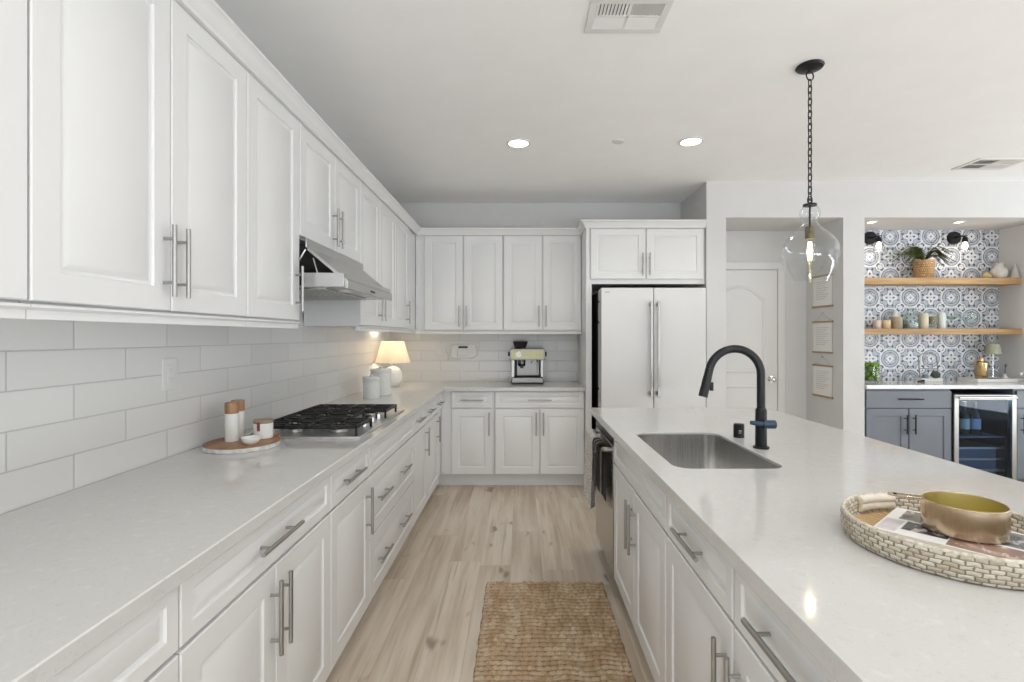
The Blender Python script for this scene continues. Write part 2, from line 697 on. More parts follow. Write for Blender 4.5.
m = box1(0, DW, -.012, 0, .01, DH)
a_hi = arch(.13, DW - .13, 1.02, 1.74, .14)
a_lo = [(.13, .16), (DW - .13, .16), (DW - .13, .88), (.13, .88)]
build('panel', m, M['trim'], d, bevel=.002)
m = MB()
for o_ in (a_hi, a_lo):
    ring_panel(m, o_, [(-.012, -.012), (0, -.020), (.012, -.020), (.020, -.013), (.05, -.019)])
build('moulding', m, M['trim'], d)
m = MB()
m.cyl((DW - .065, -.012, .95), (DW - .065, -.019, .95), .033, n=24)
m.cyl((DW - .065, -.019, .95), (DW - .065, -.05, .95), .011)
m.M = Matrix.Translation((DW - .065, -.066, .95)) @ Matrix.Rotation(PI / 2, 4, 'X')
m.sphere((0, 0, 0), .027, 20, 10, .8)
tag(build('knob', m, M['chrome'], d), 'chrome knob')
m = MB()
m.box(1.822 + .0, 2.640, HB - .018, HB, DH + .012, DH + .082)
m.box(2.570, 2.640, HB - .018, HB, 0, DH + .012)
struct('trim_1', m, M['trim'], bevel=.003)
m = MB()
m.box(2.64, 2.862, HB - .014, HB, 0, .09); m.box(2.848, 2.862, YP + .01, HB - .014, 0, .09)
struct('baseboard_hall', m, M['trim'], bevel=.003)

# ------------------------------------------------------------------ cabinetry
T = .02     # door thickness


def front_mesh(w_, h_, frame, t=T):
    """raised-panel front, local x 0..w, z 0..h, front towards -y, back at y=0"""
    mb = MB()
    f = frame
    r = [(0, 0), (0, -t + .003), (.003, -t), (f, -t), (f + .003, -t + .006), (f + .010, -t + .0075), (f + .028, -t + .0010)]
    if min(w_, h_) < 2 * (f + .033):
        k = (min(w_, h_) / 2 - .012) / (f + .028)
        r = r[:3] + [(a * k, b) for a, b in r[3:]]
    vs, fs = [], []
    for ins, y in r:
        vs += [(ins, y, ins), (w_ - ins, y, ins), (w_ - ins, y, h_ - ins), (ins, y, h_ - ins)]
    for k in range(len(r) - 1):
        for i in range(4):
            j = (i + 1) % 4
            fs.append((4 * k + i, 4 * k + j, 4 * k + 4 + j, 4 * k + 4 + i))
    e = 4 * (len(r) - 1)
    fs += [(e, e + 1, e + 2, e + 3), (3, 2, 1, 0)]
    return mb.add(vs, fs)


def shaker_mesh(w_, h_, frame, t=T):
    mb = MB()
    f = frame
    r = [(0, 0), (0, -t + .002), (.002, -t), (f, -t), (f + .004, -t + .009)]
    vs, fs = [], []
    for ins, y in r:
        vs += [(ins, y, ins), (w_ - ins, y, ins), (w_ - ins, y, h_ - ins), (ins, y, h_ - ins)]
    for k in range(len(r) - 1):
        for i in range(4):
            j = (i + 1) % 4
            fs.append((4 * k + i, 4 * k + j, 4 * k + 4 + j, 4 * k + 4 + i))
    e = 4 * (len(r) - 1)
    fs += [(e, e + 1, e + 2, e + 3), (3, 2, 1, 0)]
    return mb.add(vs, fs)


def bar_front(w_, h_, frame, t=T):
    if h_ > .25:
        return shaker_mesh(w_, h_, frame, t)
    return MB().box(0, w_, -t, 0, 0, h_)


def handle_mesh(vertical, length, standoff=.030, r=.0062, post=.61):
    mb = MB()
    h = length / 2
    P = (lambda s, y: (0, y, s)) if vertical else (lambda s, y: (s, y, 0))
    mb.cyl(P(-h, -standoff), P(h, -standoff), r, n=12)
    for s in (-1, 1):
        mb.cyl(P(s * h * post, 0), P(s * h * post, -standoff), r * .72, n=10)
    return mb


def cabinet(name, label, loc, rz, wd, depth, z0, z1, fronts, toe=0, group=None, mtl='white', rail=0, hollow=False, frame=.064,
            hm='steel', front_fn=front_mesh):
    """fronts: (kind, x0, x1, z0, z1, handles) with handles [('v'|'h', x, z, length), ...] in cabinet coordinates"""
    root = thing(name, label, 'cabinet', loc, rz, group)
    mb = MB()
    if hollow:
        t = .018
        mb.box(0, t, .001, depth, z0, z1); mb.box(wd - t, wd, .001, depth, z0, z1)
        mb.box(t, wd - t, .001, depth, z0, z0 + t); mb.box(t, wd - t, depth - t, depth, z0 + t, z1)
        mb.box(t, wd - t, .001, t, z1 - .2, z1)
    else:
        mb.box(0, wd, .001, depth, z0, z1)
    build('body', mb, M[mtl], root, bevel=.0015)
    if toe:
        build('toe_kick', box1(min(0, toe), wd + max(toe, 1) - 1, .08, .1, 0, z0 - (.001 if toe != 1 else 0)).box(min(0, toe), wd, .066, .08, 0, .018), M[mtl], root)
    if rail:
        tag(build('light_rail', MB().prism([(-.012, z0 - rail), (.012, z0 - rail), (.012, z0), (-.022, z0), (-.022, z0 - .006), (-.012, z0 - .012)], 'x', 0, wd), M[mtl], root))
    for kind, x0, x1, a, b, hs in fronts:
        fr = frame if (b - a) > .25 else min(.036, frame)
        f = build(kind, front_fn(x1 - x0, b - a, fr), M[mtl], root, local=(x0, 0, a), smooth=20)
        for o_, hx, hz, ln in hs:
            build('handle', handle_mesh(o_ == 'v', ln), M[hm], f, local=(hx - x0, -T, hz - a))
    return root


RL = PI / 2        # fronts facing +X
UX = -1.01         # upper carcass front plane (left run)
UZ0, UZ1 = 1.44, 2.35
UD0, UD1 = 1.447, 2.338
UDEP = UX - XL - .001
HU = 1.585         # upper handle height


def upper(y0, y1, doors, label, z0=UZ0, dz0=UD0, rail=.03, hz=HU, depth=UDEP):
    fr = []
    for a, b, hy in doors:
        fr.append(('door', a - y0, b - y0, dz0, UD1, [('v', hy - y0, hz, .20)] if hy else []))
    return cabinet('wall_cabinet', label, (UX, y0, 0), RL, y1 - y0, depth, z0, UZ1, fr, rail=rail, group='white wall cabinets')


upper(.20, 1.008, [(.205, .605, .57), (.609, 1.0065, .645)], 'white two-door wall cabinet nearest the camera on the left wall, cut by the photo edge')
upper(1.010, 1.812, [(1.0115, 1.416, 1.388), (1.420, 1.8105, 1.446)], 'tall white two-door wall cabinet above the wall outlet, second from the camera')
upper(1.814, 2.243, [(1.8155, 2.240, 2.203)], 'white single-door wall cabinet touching the near side of the range hood')
upper(2.245, 3.096, [(2.248, 2.669, 2.638), (2.673, 3.094, 2.704)], 'short white two-door wall cabinet directly above the range hood', z0=1.822, dz0=1.83, rail=0, hz=1.95)
upper(3.098, 3.955, [(3.101, 3.525, 3.492), (3.529, 3.9535, 3.560)], 'white two-door wall cabinet just beyond the range hood on the left wall')
upper(3.957, 4.799, [(3.9585, 4.42, 4.345)], 'white single-door wall cabinet filling the corner above the lamp')

BUY = 4.80


def upper_back(x0, x1, doors, label):
    fr = [('door', a - x0, b - x0, UD0 - .01, UD1, [('v', h - x0, HU - .015, .20)]) for a, b, h in doors]
    return cabinet('wall_cabinet', label, (x0, BUY, 0), 0, x1 - x0, YB - BUY - .001, UZ0 - .01, UZ1, fr, rail=.03, group='white wall cabinets')


upper_back(-1.007, -.168, [(-.917, -.553, -.583), (-.543, -.175, -.513)], 'white two-door wall cabinet on the back wall above the outlet and wall phone')
upper_back(-.166, .584, [(-.159, .205, .175), (.215, .580, .245)], 'white two-door wall cabinet on the back wall above the espresso machine')

# crown over left run, back run
prof = [(0, 0), (.012, 0), (.012, .012), (.020, .020), (.030, .040), (.044, .052), (.050, .054), (.050, .064), (0, .064)]
m = MB()


def sweep(mb, path, prof, z):
    """profile swept along a horizontal path; offsets to the right of travel, mitred"""
    n, k = len(path), len(prof)
    vs = []
    for i, p in enumerate(path):
        p = Vector(p)
        d0 = (Vector(path[i]) - Vector(path[i - 1])).normalized() if i else None
        d1 = (Vector(path[i + 1]) - Vector(path[i])).normalized() if i < n - 1 else None
        n0 = Vector((d0.y, -d0.x)) if d0 else Vector((d1.y, -d1.x))
        n1 = Vector((d1.y, -d1.x)) if d1 else n0
        b = n0 + n1
        b = b / b.dot(n0)
        for o_, h in prof:
            q = p + b * o_
            vs.append((q.x, q.y, z + h))
    fs = []
    for i in range(n - 1):
        for j in range(k):
            l = (j + 1) % k
            fs.append((i * k + j, i * k + l, (i + 1) * k + l, (i + 1) * k + j))
    fs += [tuple(range(k))[::-1], tuple((n - 1) * k + j for j in range(k))]
    mb.add(vs, fs)


sweep(m, [(-.99, .2), (-.99, BUY - T), (.583, BUY - T)], prof, 2.342)
struct('trim_2', m, M['white'], label='white crown moulding along the top of the wall cabinets')

# base cabinets, left run
BX = -.725         # carcass front; door faces at -.705
DR0, DR1, DD0, DD1 = .727, .872, .125, .717
ZCAB = .878
BDEP = BX - XL - .001


def base(y0, y1, fronts, label, toe=1):
    fr = [(k, a - y0, b - y0, c, d_, [(o_, hx - y0, hz, ln) for o_, hx, hz, ln in hs]) for k, a, b, c, d_, hs in fronts]
    return cabinet('base_cabinet', label, (BX, y0, 0), RL, y1 - y0, BDEP, .118, ZCAB, fr, toe=toe, group='white base cabinets')


base(.22, 1.034, [('drawer', .222, 1.033, DR0, DR1, [('h', .63, .80, .24)]),
                  ('door', .222, .626, DD0, DD1, [('v', .59, .58, .21)]), ('door', .630, 1.033, DD0, DD1, [('v', .665, .58, .21)])],
     'white base cabinet at the near end of the left counter, mostly below the photo')
base(1.036, 1.858, [('drawer', 1.038, 1.8565, DR0, DR1, [('h', 1.432, .80, .24)]),
                    ('door', 1.038, 1.439, DD0, DD1, [('v', 1.412, .58, .21)]), ('door', 1.443, 1.8565, DD0, DD1, [('v', 1.470, .58, .21)])],
     'white two-door base cabinet with one wide drawer, in front of the round serving board')
base(1.860, 2.338, [('drawer', 1.862, 2.3365, DR0, DR1, [('h', 2.07, .80, .24)]),
                    ('door', 1.862, 2.3365, DD0, DD1, [('v', 2.28, .58, .21)])],
     'white base cabinet with one door and one drawer, just before the cooktop')
base(2.340, 3.330, [('panel', 2.342, 3.3285, DR0, DR1, []),
                    ('drawer', 2.342, 3.3285, .425, DD1, [('h', 2.54, .58, .21), ('h', 3.0, .58, .21)]),
                    ('drawer', 2.342, 3.3285, DD0, .417, [('h', 2.54, .275, .21), ('h', 3.0, .275, .21)])],
     'white base cabinet with two wide deep drawers under the cooktop')
base(3.332, 4.56, [('drawer', 3.334, 3.640, DR0, DR1, [('h', 3.46, .80, .21)]),
                   ('drawer', 3.646, 4.085, DR0, DR1, [('h', 3.88, .80, .21)]),
                   ('drawer', 4.091, 4.50, DR0, DR1, [('h', 4.31, .80, .21)]),
                   ('door', 3.334, 3.775, DD0, DD1, [('v', 3.70, .60, .21)]), ('door', 3.781, 4.30, DD0, DD1, [('v', 4.19, .60, .21)])],
     'white base cabinet with three small drawers running into the corner beyond the cooktop', toe=1.09)

BBY = 4.56


def base_back(x0, x1, fronts, label, toe=1):
    fr = [(k, a - x0, b - x0, c, d_, [(o_, hx - x0, hz, ln) for o_, hx, hz, ln in hs]) for k, a, b, c, d_, hs in fronts]
    return cabinet('base_cabinet', label, (x0, BBY, 0), 0, x1 - x0, YB - BBY - .001, .118, ZCAB, fr, toe=toe, group='white base cabinets')


base_back(-.723, -.242, [('drawer', -.625, -.258, DR0, DR1, [('h', -.44, .80, .21)]), ('door', -.625, -.258, DD0, DD1, [('v', -.283, .585, .21)])],
          'narrow white base cabinet on the back wall, single door beside the corner', toe=-.079)
base_back(-.240, .583, [('drawer', -.228, .578, DR0, DR1, [('h', .175, .80, .21)]),
                        ('door', -.228, .171, DD0, DD1, [('v', .142, .585, .21)]), ('door', .179, .578, DD0, DD1, [('v', .208, .585, .21)])],
          'white two-door base cabinet below the espresso machine')

# L-shaped countertop
CX, CY = -.677, 4.51
m = MB().prism([(XL, .2), (CX, .2), (CX, CY), (.584, CY), (.584, YB), (XL, YB)], 'z', .879, .914)
tag(build('countertop', m, M['quartz'], bevel=.003), 'white quartz L-shaped countertop along the left and back walls', 'countertop', 'quartz countertops')

# refrigerator enclosure
r = thing('refrigerator_cabinet', 'white two-door cabinet above the refrigerator with a full-height side panel', 'cabinet', (.585, 4.47, 0), 0, 'white wall cabinets')
m = MB()
build('body', box1(.03, 1.062, .001, .672, 1.845, 2.35), M['white'], r, bevel=.0015)
build('side_panel', box1(0, .029, -.012, .672, 0, 2.35).box(.029, .050, -.012, .02, 0, 1.843), M['white'], r, bevel=.002)
for a, b, h in ((.04, .525, .50), (.537, 1.045, .562)):
    f = build('door', front_mesh(b - a, .447, .058), M['white'], r, local=(a, 0, 1.888), smooth=20)
    build('handle', handle_mesh(True, .20), M['steel'], f, local=(h - a, -T, 2.018 - 1.888))
m = MB()
sweep(m, [(0, .305), (0, -T + .005), (1.062, -T + .005)], prof, 2.3425)
# profile must project outwards: travel direction keeps the room on the right
build('crown', m, M['white'], r)

# ------------------------------------------------------------------ refrigerator
r = thing('refrigerator', 'white French-door refrigerator with long steel handles', 'refrigerator', (.686, 4.245, 0))
FW = .89
tag(build('case', box1(.004, FW - .004, .19, .80, .02, 1.775), M['dark'], r, bevel=.004), 'dark grey case')
build('front_frame', box1(.002, FW - .002, .082, .19, .03, 1.785), M['fridge'], r, bevel=.004)
for a, b, hx in ((0, FW / 2 - .002, FW / 2 - .030), (FW / 2 + .002, FW, FW / 2 + .030)):
    f = build('door', box1(a, b, 0, .078, .72, 1.79), M['fridge'], r, bevel=.006)
    mb = MB().box(hx - .010, hx + .010, -.062, -.046, .862, 1.674)
    for z in (.88, 1.63):
        mb.box(hx - .009, hx + .009, -.046, 0, z, z + .03)
    tag(build('handle', mb, M['fhandle'], f, bevel=.002), 'long brushed steel handle')
f = build('freezer_drawer', box1(0, FW, 0, .078, .06, .71), M['fridge'], r, bevel=.006)
mb = MB().box(.06, FW - .06, -.062, -.046, .62, .64)
for x in (.09, FW - .12):
    mb.box(x, x + .03, -.046, 0, .62, .64)
build('handle', mb, M['chrome'], f, bevel=.002)
mb = MB()
for z in (1.68, 1.50, .92):
    mb.cyl((.004, .135, z), (-.004, .135, z), .011)
tag(build('hinge_cap', mb, M['black'], r), 'black hinge caps')
tag(build('badge', box1(.03, .072, -.0015, .001, 1.748, 1.757), M['steel'], r), 'small grey badge')

# ------------------------------------------------------------------ range hood
r = thing('range_hood', 'stainless slide-out range hood with slanted canopy above the cooktop', 'range hood', (0, 0, 0))
HY0, HY1 = 2.262, 3.078
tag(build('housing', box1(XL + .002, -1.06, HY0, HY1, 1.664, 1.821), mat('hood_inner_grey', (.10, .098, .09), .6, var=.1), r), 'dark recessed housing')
build('tray', box1(XL + .002, -.8005, HY0, HY1, 1.600, 1.664), M['steelh'], r, bevel=.002)
build('top_rail', box1(-.975, -.968, HY0, HY1, 1.778, 1.8215), M['steelh'], r, bevel=.002)
m = MB().prism([(-.972, 1.770), (-.966, 1.782), (-.786, 1.632), (-.786, 1.594), (-.80, 1.594), (-.80, 1.625)], 'y', HY0 + .01, HY1 - .01)
build('canopy', m, M['steelh'], r, bevel=.0015)
m = MB()
for y in (HY0 + .03, HY1 - .03):
    m.tube([(-1.05, y, 1.665), (-.985, y, 1.775)], .006, 8)
    m.tube([(-.93, y, 1.665), (-.95, y, 1.735)], .004, 8)
build('strut', m, M['steel'], r)
build('slot', box1(-1.0, -.985, HY0 - .001, HY0 + .001, 1.607, 1.650), M['black'], r)
for y in (2.32, 2.68):
    m = MB().box(-1.29, -.90, y, y + .33, 1.594, 1.600)
    for k in range(12):
        m.box(-1.28 + k * .031, -1.272 + k * .031, y + .01, y + .32, 1.591, 1.594)
    build('filter', m, M['steelh'], r)
for y in (2.45, 2.88):
    tag(build('lamp_lens', MB().cyl((-.86, y, 1.600), (-.86, y, 1.593), .03, n=20), M['plastic'], r), 'round light cover')
tag(build('badge', box1(-.7865, -.785, 2.62, 2.70, 1.606, 1.617), M['black'], r), 'small dark maker plate')

# ------------------------------------------------------------------ gas cooktop
r = thing('gas_cooktop', 'stainless five-burner gas cooktop with black cast-iron grates', 'cooktop', (0, 0, .914))
m = MB()
m.box(-1.27, -.722, 2.248, 3.11, 0, .006)
m.box(-1.27, -.722, 2.248, 2.268, .006, .010); m.box(-1.27, -.722, 3.085, 3.11, .006, .010)
m.box(-1.27, -1.25, 2.268, 3.085, .006, .010); m.box(-.742, -.722, 2.268, 3.085, .006, .010)
build('tray', m, M['steelt'], r, bevel=.002)
for y0, y1, x1 in ((2.284, 2.524, -.747), (2.534, 2.768, -.862), (2.778, 3.022, -.747)):
    m = MB()
    x0, t, za, zb = -1.215, .011, .038, .053
    for y in (y0, y1 - t):
        m.box(x0, x1, y, y + t, za, zb)
    for x in (x0, x1 - t):
        m.box(x, x + t, y0, y1, za, zb)
    ym = (y0 + y1) / 2
    cs = ((x0 * .72 + x1 * .28), (x0 * .27 + x1 * .73)) if x1 > -.8 else ((x0 + x1) / 2,)
    for c in cs:
        m.box(c - t / 2, c + t / 2, y0, ym - .028, za, zb); m.box(c - t / 2, c + t / 2, ym + .028, y1, za, zb)
        m.box(c - .12, c - .028, ym - t / 2, ym + t / 2, za, zb); m.box(c + .028, c + .12, ym - t / 2, ym + t / 2, za, zb)
        for s in (-1, 1):
            m.tube([(c + s * .03, ym + .03, .046), (c + s * .1, y1 - t, .046)], .006, 6)
            m.tube([(c + s * .03, ym - .03, .046), (c + s * .1, y0 + t, .046)], .006, 6)
    if len(cs) == 2:
        m.box((x0 + x1) / 2 - t / 2, (x0 + x1) / 2 + t / 2, y0, y1, za, zb)
    for yq in ((y0 * .72 + y1 * .28), (y0 * .28 + y1 * .72)):
        m.box(x0 + t, x1 - t, yq - .004, yq + .004, za + .001, zb - .002)
    for x in (x0, x1 - t):
        for y in (y0, y1 - t):
            m.box(x, x + t, y, y + t, .006, za)
    build('grate', m, M['iron'], r, bevel=.002)
    for c in cs:
        b_ = MB().cyl((c, ym, .008), (c, ym, .020), .048, .044, n=24)
        bo = build('burner', b_, M['steelh'], r)
        build('burner_cap', MB().cyl((c, ym, .020), (c, ym, .032), .036, .033, n=24), M['iron'], bo)
for k in range(5):
    y = 2.53 + k * .06
    kx = -.79 if k % 2 == 0 else -.825
    build('knob', MB().cyl((kx, y, .008), (kx, y, .034), .019, .016, n=20), M['black'] if k % 2 else M['chrome'], r)

# ------------------------------------------------------------------ island
IX0, IX1, IY0, IY1 = .457, 1.59, .22, 3.244
SX0, SX1, SY0, SY1 = .545, .935, 1.745, 2.406     # sink opening


def rrect(x0, x1, y0, y1, r, n=8):
    pts = []
    for cx, cy, a in ((x1 - r, y1 - r, 0), (x0 + r, y1 - r, 1), (x0 + r, y0 + r, 2), (x1 - r, y0 + r, 3)):
        for i in range(n + 1):
            t = PI / 2 * (a + i / n)
            pts.append((cx + r * math.cos(t), cy + r * math.sin(t)))
    return pts


bm = bmesh.new()
hole = rrect(SX0, SX1, SY0, SY1, .06)
edges = []
for loop in ([(IX0, IY0), (IX1, IY0), (IX1, IY1), (IX0, IY1)], hole):
    vv = [bm.verts.new((p[0], p[1], .914)) for p in loop]
    for i in range(len(vv)):
        edges.append(bm.edges.new((vv[i], vv[(i + 1) % len(vv)])))
bmesh.ops.triangle_fill(bm, use_beauty=True, use_dissolve=False, edges=edges)
bmesh.ops.dissolve_limit(bm, angle_limit=.01, verts=bm.verts[:], edges=[e for e in bm.edges if not e.is_boundary])
ge = bmesh.ops.extrude_face_region(bm, geom=bm.faces[:])
bmesh.ops.translate(bm, verts=[v for v in ge['geom'] if isinstance(v, bmesh.types.BMVert)], vec=(0, 0, -.04))
bmesh.ops.recalc_face_normals(bm, faces=bm.faces)
me = bpy.data.meshes.new('countertop')
bm.to_mesh(me); bm.free()
me.materials.append(M['quartz'])
o = bpy.data.objects.new('countertop', me)
COL.objects.link(o)
bv = o.modifiers.new('bevel', 'BEVEL'); bv.width = .003; bv.segments = 2; bv.limit_method = 'ANGLE'
tag(o, 'large white quartz island countertop with an undermount sink cutout', 'countertop', 'quartz countertops')

IR = -PI / 2
IBX = .505


def isl(y0, y1, fronts, label, hollow=False):
    """fronts in world Y; local x runs from y1 downwards"""
    fr = [(k, y1 - b, y1 - a, c, d_, [(o_, y1 - hx, hz, ln) for o_, hx, hz, ln in hs]) for k, a, b, c, d_, hs in fronts]
    return cabinet('island_cabinet', label, (IBX, y1, 0), IR, y1 - y0, .60, .118, .873, fr, toe=1, group='white island cabinets', hollow=hollow)


isl(1.672, 2.604, [('panel', 1.676, 2.600, .722, .868, []),
                   ('door', 1.676, 2.135, DD0, .712, [('v', 2.105, .56, .21)]), ('door', 2.141, 2.600, DD0, .712, [('v', 2.17, .56, .21)])],
    'white two-door island cabinet beneath the sink', hollow=True)
isl(1.142, 1.670, [('drawer', 1.146, 1.666, .722, .868, [('h', 1.40, .795, .21)]), ('door', 1.146, 1.666, DD0, .712, [('v', 1.178, .56, .21)])],
    'white island cabinet with one drawer and one door, beside the sink cabinet')
isl(.612, 1.140, [('drawer', .616, 1.136, .722, .868, [('h', .90, .795, .24)]), ('door', .616, 1.136, DD0, .712, [('v', 1.104, .56, .21)])],
    'white island cabinet nearest the camera, its door handle cut by the lower photo edge')
isl(.235, .610, [('drawer', .24, .606, .722, .868, []), ('door', .24, .606, DD0, .712, [])],
    'narrow white island cabinet at the near end of the island')
tag(build('island_back_panel', MB().box(1.108, 1.25, .235, 3.225, 0, .872).box(.505, 1.108, 3.213, 3.225, 0, .872), M['white'], bevel=.002),
    'white panel closing the seating side and far end of the island', 'panel')

# dishwasher
r = thing('dishwasher', 'stainless dishwasher with a bowed bar handle at the far end of the island', 'dishwasher', (.505, 3.211, 0), IR)
build('case', box1(.002, .602, .002, .58, .09, .868), M['dark'], r)
build('door', box1(.004, .600, -.022, .001, .118, .800), M['steeld'], r, bevel=.003)
tag(build('control_strip', box1(.004, .600, -.022, .001, .803, .866), M['black'], r, bevel=.003), 'black control strip')
build('toe_kick', box1(.004, .600, .06, .08, 0, .116), M['dark'], r)
m = MB()
pts = [(.045, -.022, .775), (.045, -.055, .775)]
for i in range(11):
    t = i / 10
    pts.append((.055 + .49 * t, -.062 - .012 * math.sin(PI * t), .775))
pts += [(.555, -.055, .775), (.555, -.022, .775)]
m.tube(pts, .013, 12)
build('handle', m, M['steel'], r)


def towel(name, label, u0, u1, zf, zb, mtl, seed, thick=.006):
    """folded over the dishwasher bar; local x along the bar"""
    random.seed(seed)
    mb = MB()
    cols, path = 14, []
    hy, hz, rr = -.0685, .775, .0225
    for z in [zf + (hz - zf) * k / 10 for k in range(11)]:
        path.append((hy - rr, z))
    for k in range(1, 8):
        t = PI * k / 8
        path.append((hy - rr * math.cos(t), hz + rr * math.sin(t)))
    for z in [hz - (hz - zb) * k / 8 for k in range(9)]:
        path.append((hy + rr, z))
    ph = random.random() * 6
    n = len(path)
    vs, fs = [], []
    for side in (0, 1):
        for i in range(cols + 1):
            u = u0 + (u1 - u0) * i / cols
            for k, (y, z) in enumerate(path):
                drop = max(0, hz - z)
                wob = .018 * drop / .3 * math.sin(u * 75 + ph) if k <= 12 else .004 * math.sin(u * 75 + ph) * min(1, drop * 8)
                wob = min(wob, .012)
                uu = u + .01 * drop * math.sin(ph + i)
                vs.append((uu, y - wob * (1 if k <= 12 else .3) - (thick if side and k <= 12 else 0) + 0, z + (thick if side and 10 < k < 18 else 0)))
    N_ = (cols + 1) * n
    for side in (0, 1):
        for i in range(cols):
            for k in range(n - 1):
                a = side * N_ + i * n + k
                fs.append((a, a + 1, a + n + 1, a + n))
    rim = [i * n for i in range(cols + 1)] + [cols * n + k for k in range(1, n)] + [i * n + n - 1 for i in range(cols - 1, -1, -1)] + [k for k in range(n - 2, 0, -1)]
    for q in range(len(rim)):
        a, b = rim[q], rim[(q + 1) % len(rim)]
        fs.append((a, b, N_ + b, N_ + a))
    mb.M = Matrix.Translation((.505, 3.211, 0)) @ Matrix.Rotation(IR, 4, 'Z')
    mb.add(vs, fs)
    return tag(build(name, mb, mtl, None, 60), label, 'towel')


def towel_mat(name, c0, c1, stripe=None):
    m, nt, b, g = base_mat(name)
    x, y, z = g.coords()
    n = g.noise(g.vec(x, y, z), 130, 3)
    c = g.mix(n.ss(.42, .62), c0, c1)
    if stripe:
        f = (y * 16).fract()
        c = g.mix((f - .5).abs().lt(.16), c, stripe)
    nt.links.new(c, b.inputs['Base Color'])
    b.inputs['Roughness'].default_value = .95
    return m


towel('dish_towel', 'light grey speckled dish towel on the dishwasher handle', .080, .350, .385, .47, towel_mat('speckled_cotton', (.46, .43, .40), (.72, .70, .66)), 3)
towel('dish_towel', 'black dish towel with a grey stripe hanging behind the dishwasher handle', .372, .530, .735, .485, towel_mat('black_cotton', (.012, .012, .012), (.03, .03, .03), (.16, .155, .15)), 5)

# sink
r = thing('kitchen_sink', 'single-bowl stainless sink set under the island countertop', 'sink', (0, 0, 0))
m = MB()
top, zt, zb = .06, .8735, .68
loops = []
g_ = .004
for (ins, rad, z) in ((.0012, .059, .9045), (.0022, .0585, .9045), (.003, .058, .87), (.006, .055, zb + .03), (.016, .05, zb + .008), (.035, .04, zb)):
    loops.append([(p[0], p[1], z) for p in rrect(SX0 + ins, SX1 - ins, SY0 + ins, SY1 - ins, rad)])
n = len(loops[0])
vs = [p for l in loops for p in l]
fs = [(k * n + i, k * n + (i + 1) % n, (k + 1) * n + (i + 1) % n, (k + 1) * n + i) for k in range(len(loops) - 1) for i in range(n)]
fs.append(tuple((len(loops) - 1) * n + i for i in range(n)))
m.add(vs, fs)
o = build('bowl', m, M['steels'], r, 40)
sd = o.modifiers.new('thickness', 'SOLIDIFY'); sd.thickness = .0008; sd.offset = -1
build('drain', MB().lathe([(.045, .001), (.040, .004), (.030, .001), (.001, .001)], (.74, 2.09, zb), 24), M['chrome'], r)

# faucet
r = thing('kitchen_faucet', 'tall black gooseneck faucet behind the sink', 'faucet', (.994, 2.066, .914))
m = MB().cyl((0, 0, 0), (0, 0, .008), .031, n=28)
m.cyl((0, 0, .008), (0, 0, .155), .0225, n=24)
m.cyl((0, 0, .155), (0, 0, .165), .0225, .0185, n=24)
build('base', m, M['black'], r)
R_ = .108
pts = [(0, 0, .16), (0, 0, .30)]
for i in range(0, 19):
    t = PI * .925 * i / 18
    pts.append((-R_ + R_ * math.cos(t), 0, .302 + R_ * math.sin(t)))
ex, ez = pts[-1][0], pts[-1][2]
dx, dz = -.155, -.988
build('neck', MB().tube(pts, .0165, 16), M['black'], r)
dx, dz = -math.sin(PI * .075), -math.cos(PI * .075)
m = MB().tube([(ex, 0, ez), (ex + dx * .03, 0, ez + dz * .03), (ex + dx * .04, 0, ez + dz * .04), (ex + dx * .118, 0, ez + dz * .118)], [.0165, .0165, .0175, .0185], 16)
m.box(ex + dx * .05 + .014, ex + dx * .05 + .026, -.006, .006, ez - .09, ez - .055)
build('spray_head', m, M['black'], r)
M['leversky'] = mat('black_metal_sky_tint', (.045, .075, .115), .3, .6, var=.05)  # blue of the reflected sky put into the lever colour
m = MB()
m.cyl((-.005, -.024, .102), (.045, -.024, .102), .0175, n=18)
m.tube([(.045, -.024, .102), (.0, -.026, .103), (-.055, -.028, .110)], [.0165, .012, .0085], 12)
tag(build('lever', m, M['leversky'], r), 'black lever with the sky reflection in its colour')
r = thing('air_gap_cap', 'short black cylinder cap on the island beside the faucet', 'air gap cap', (1.0, 2.29, .914))
build('cap', MB().lathe([(.0235, 0), (.0235, .058), (.020, .062), (.0001, .062)], (0, 0, 0), 24), M['black'], r)
build('vent_slot', MB().box(-.010, .002, -.0240, -.021, .030, .035).box(-.010, .002, -.0240, -.021, .022, .025), M['steel'], r)

# ------------------------------------------------------------------ rug
random.seed(11)
m = MB()
x0, x1, y0, y1 = -.190, .458, .95, 2.778
nx, ny = 120, 420
vs, fs = [], []
pr = .031
colseed = [random.random() for _ in range(400)]
for j in range(ny + 1):
    for i in range(nx + 1):
        x, y = x0 + (x1 - x0) * i / nx, y0 + (y1 - y0) * j / ny
        yy = y + .004 * math.sin(x * 31 + y * 9)
        row = int(yy / pr)
        fy = (yy / pr) % 1
        k = colseed[row % 400]
        fx = (x / .034 + k * 3.7 + .25 * math.sin(x * 23 + row)) % 1
        h = .014 * (math.sin(PI * fy) ** .6) * (.50 + .50 * math.sin(PI * fx) ** .7) * (.8 + .4 * colseed[(row * 31 + int(x / .034 + k * 3.7 + 50)) % 400])
        ex_ = .002 * math.sin(row * 1.7) if i in (0, nx) else 0
        edge = 0 if i in (0, nx) or j in (0, ny) else 1
        vs.append((x + ex_, y + .003 * math.sin(x * 40), .002 + h * edge))
for j in range(ny):
    for i in range(nx):
        a = j * (nx + 1) + i
        fs.append((a, a + 1, a + nx + 2, a + nx + 1))
m.add(vs, fs)
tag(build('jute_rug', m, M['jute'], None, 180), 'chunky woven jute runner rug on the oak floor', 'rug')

# ------------------------------------------------------------------ ceiling fittings


DL = 12


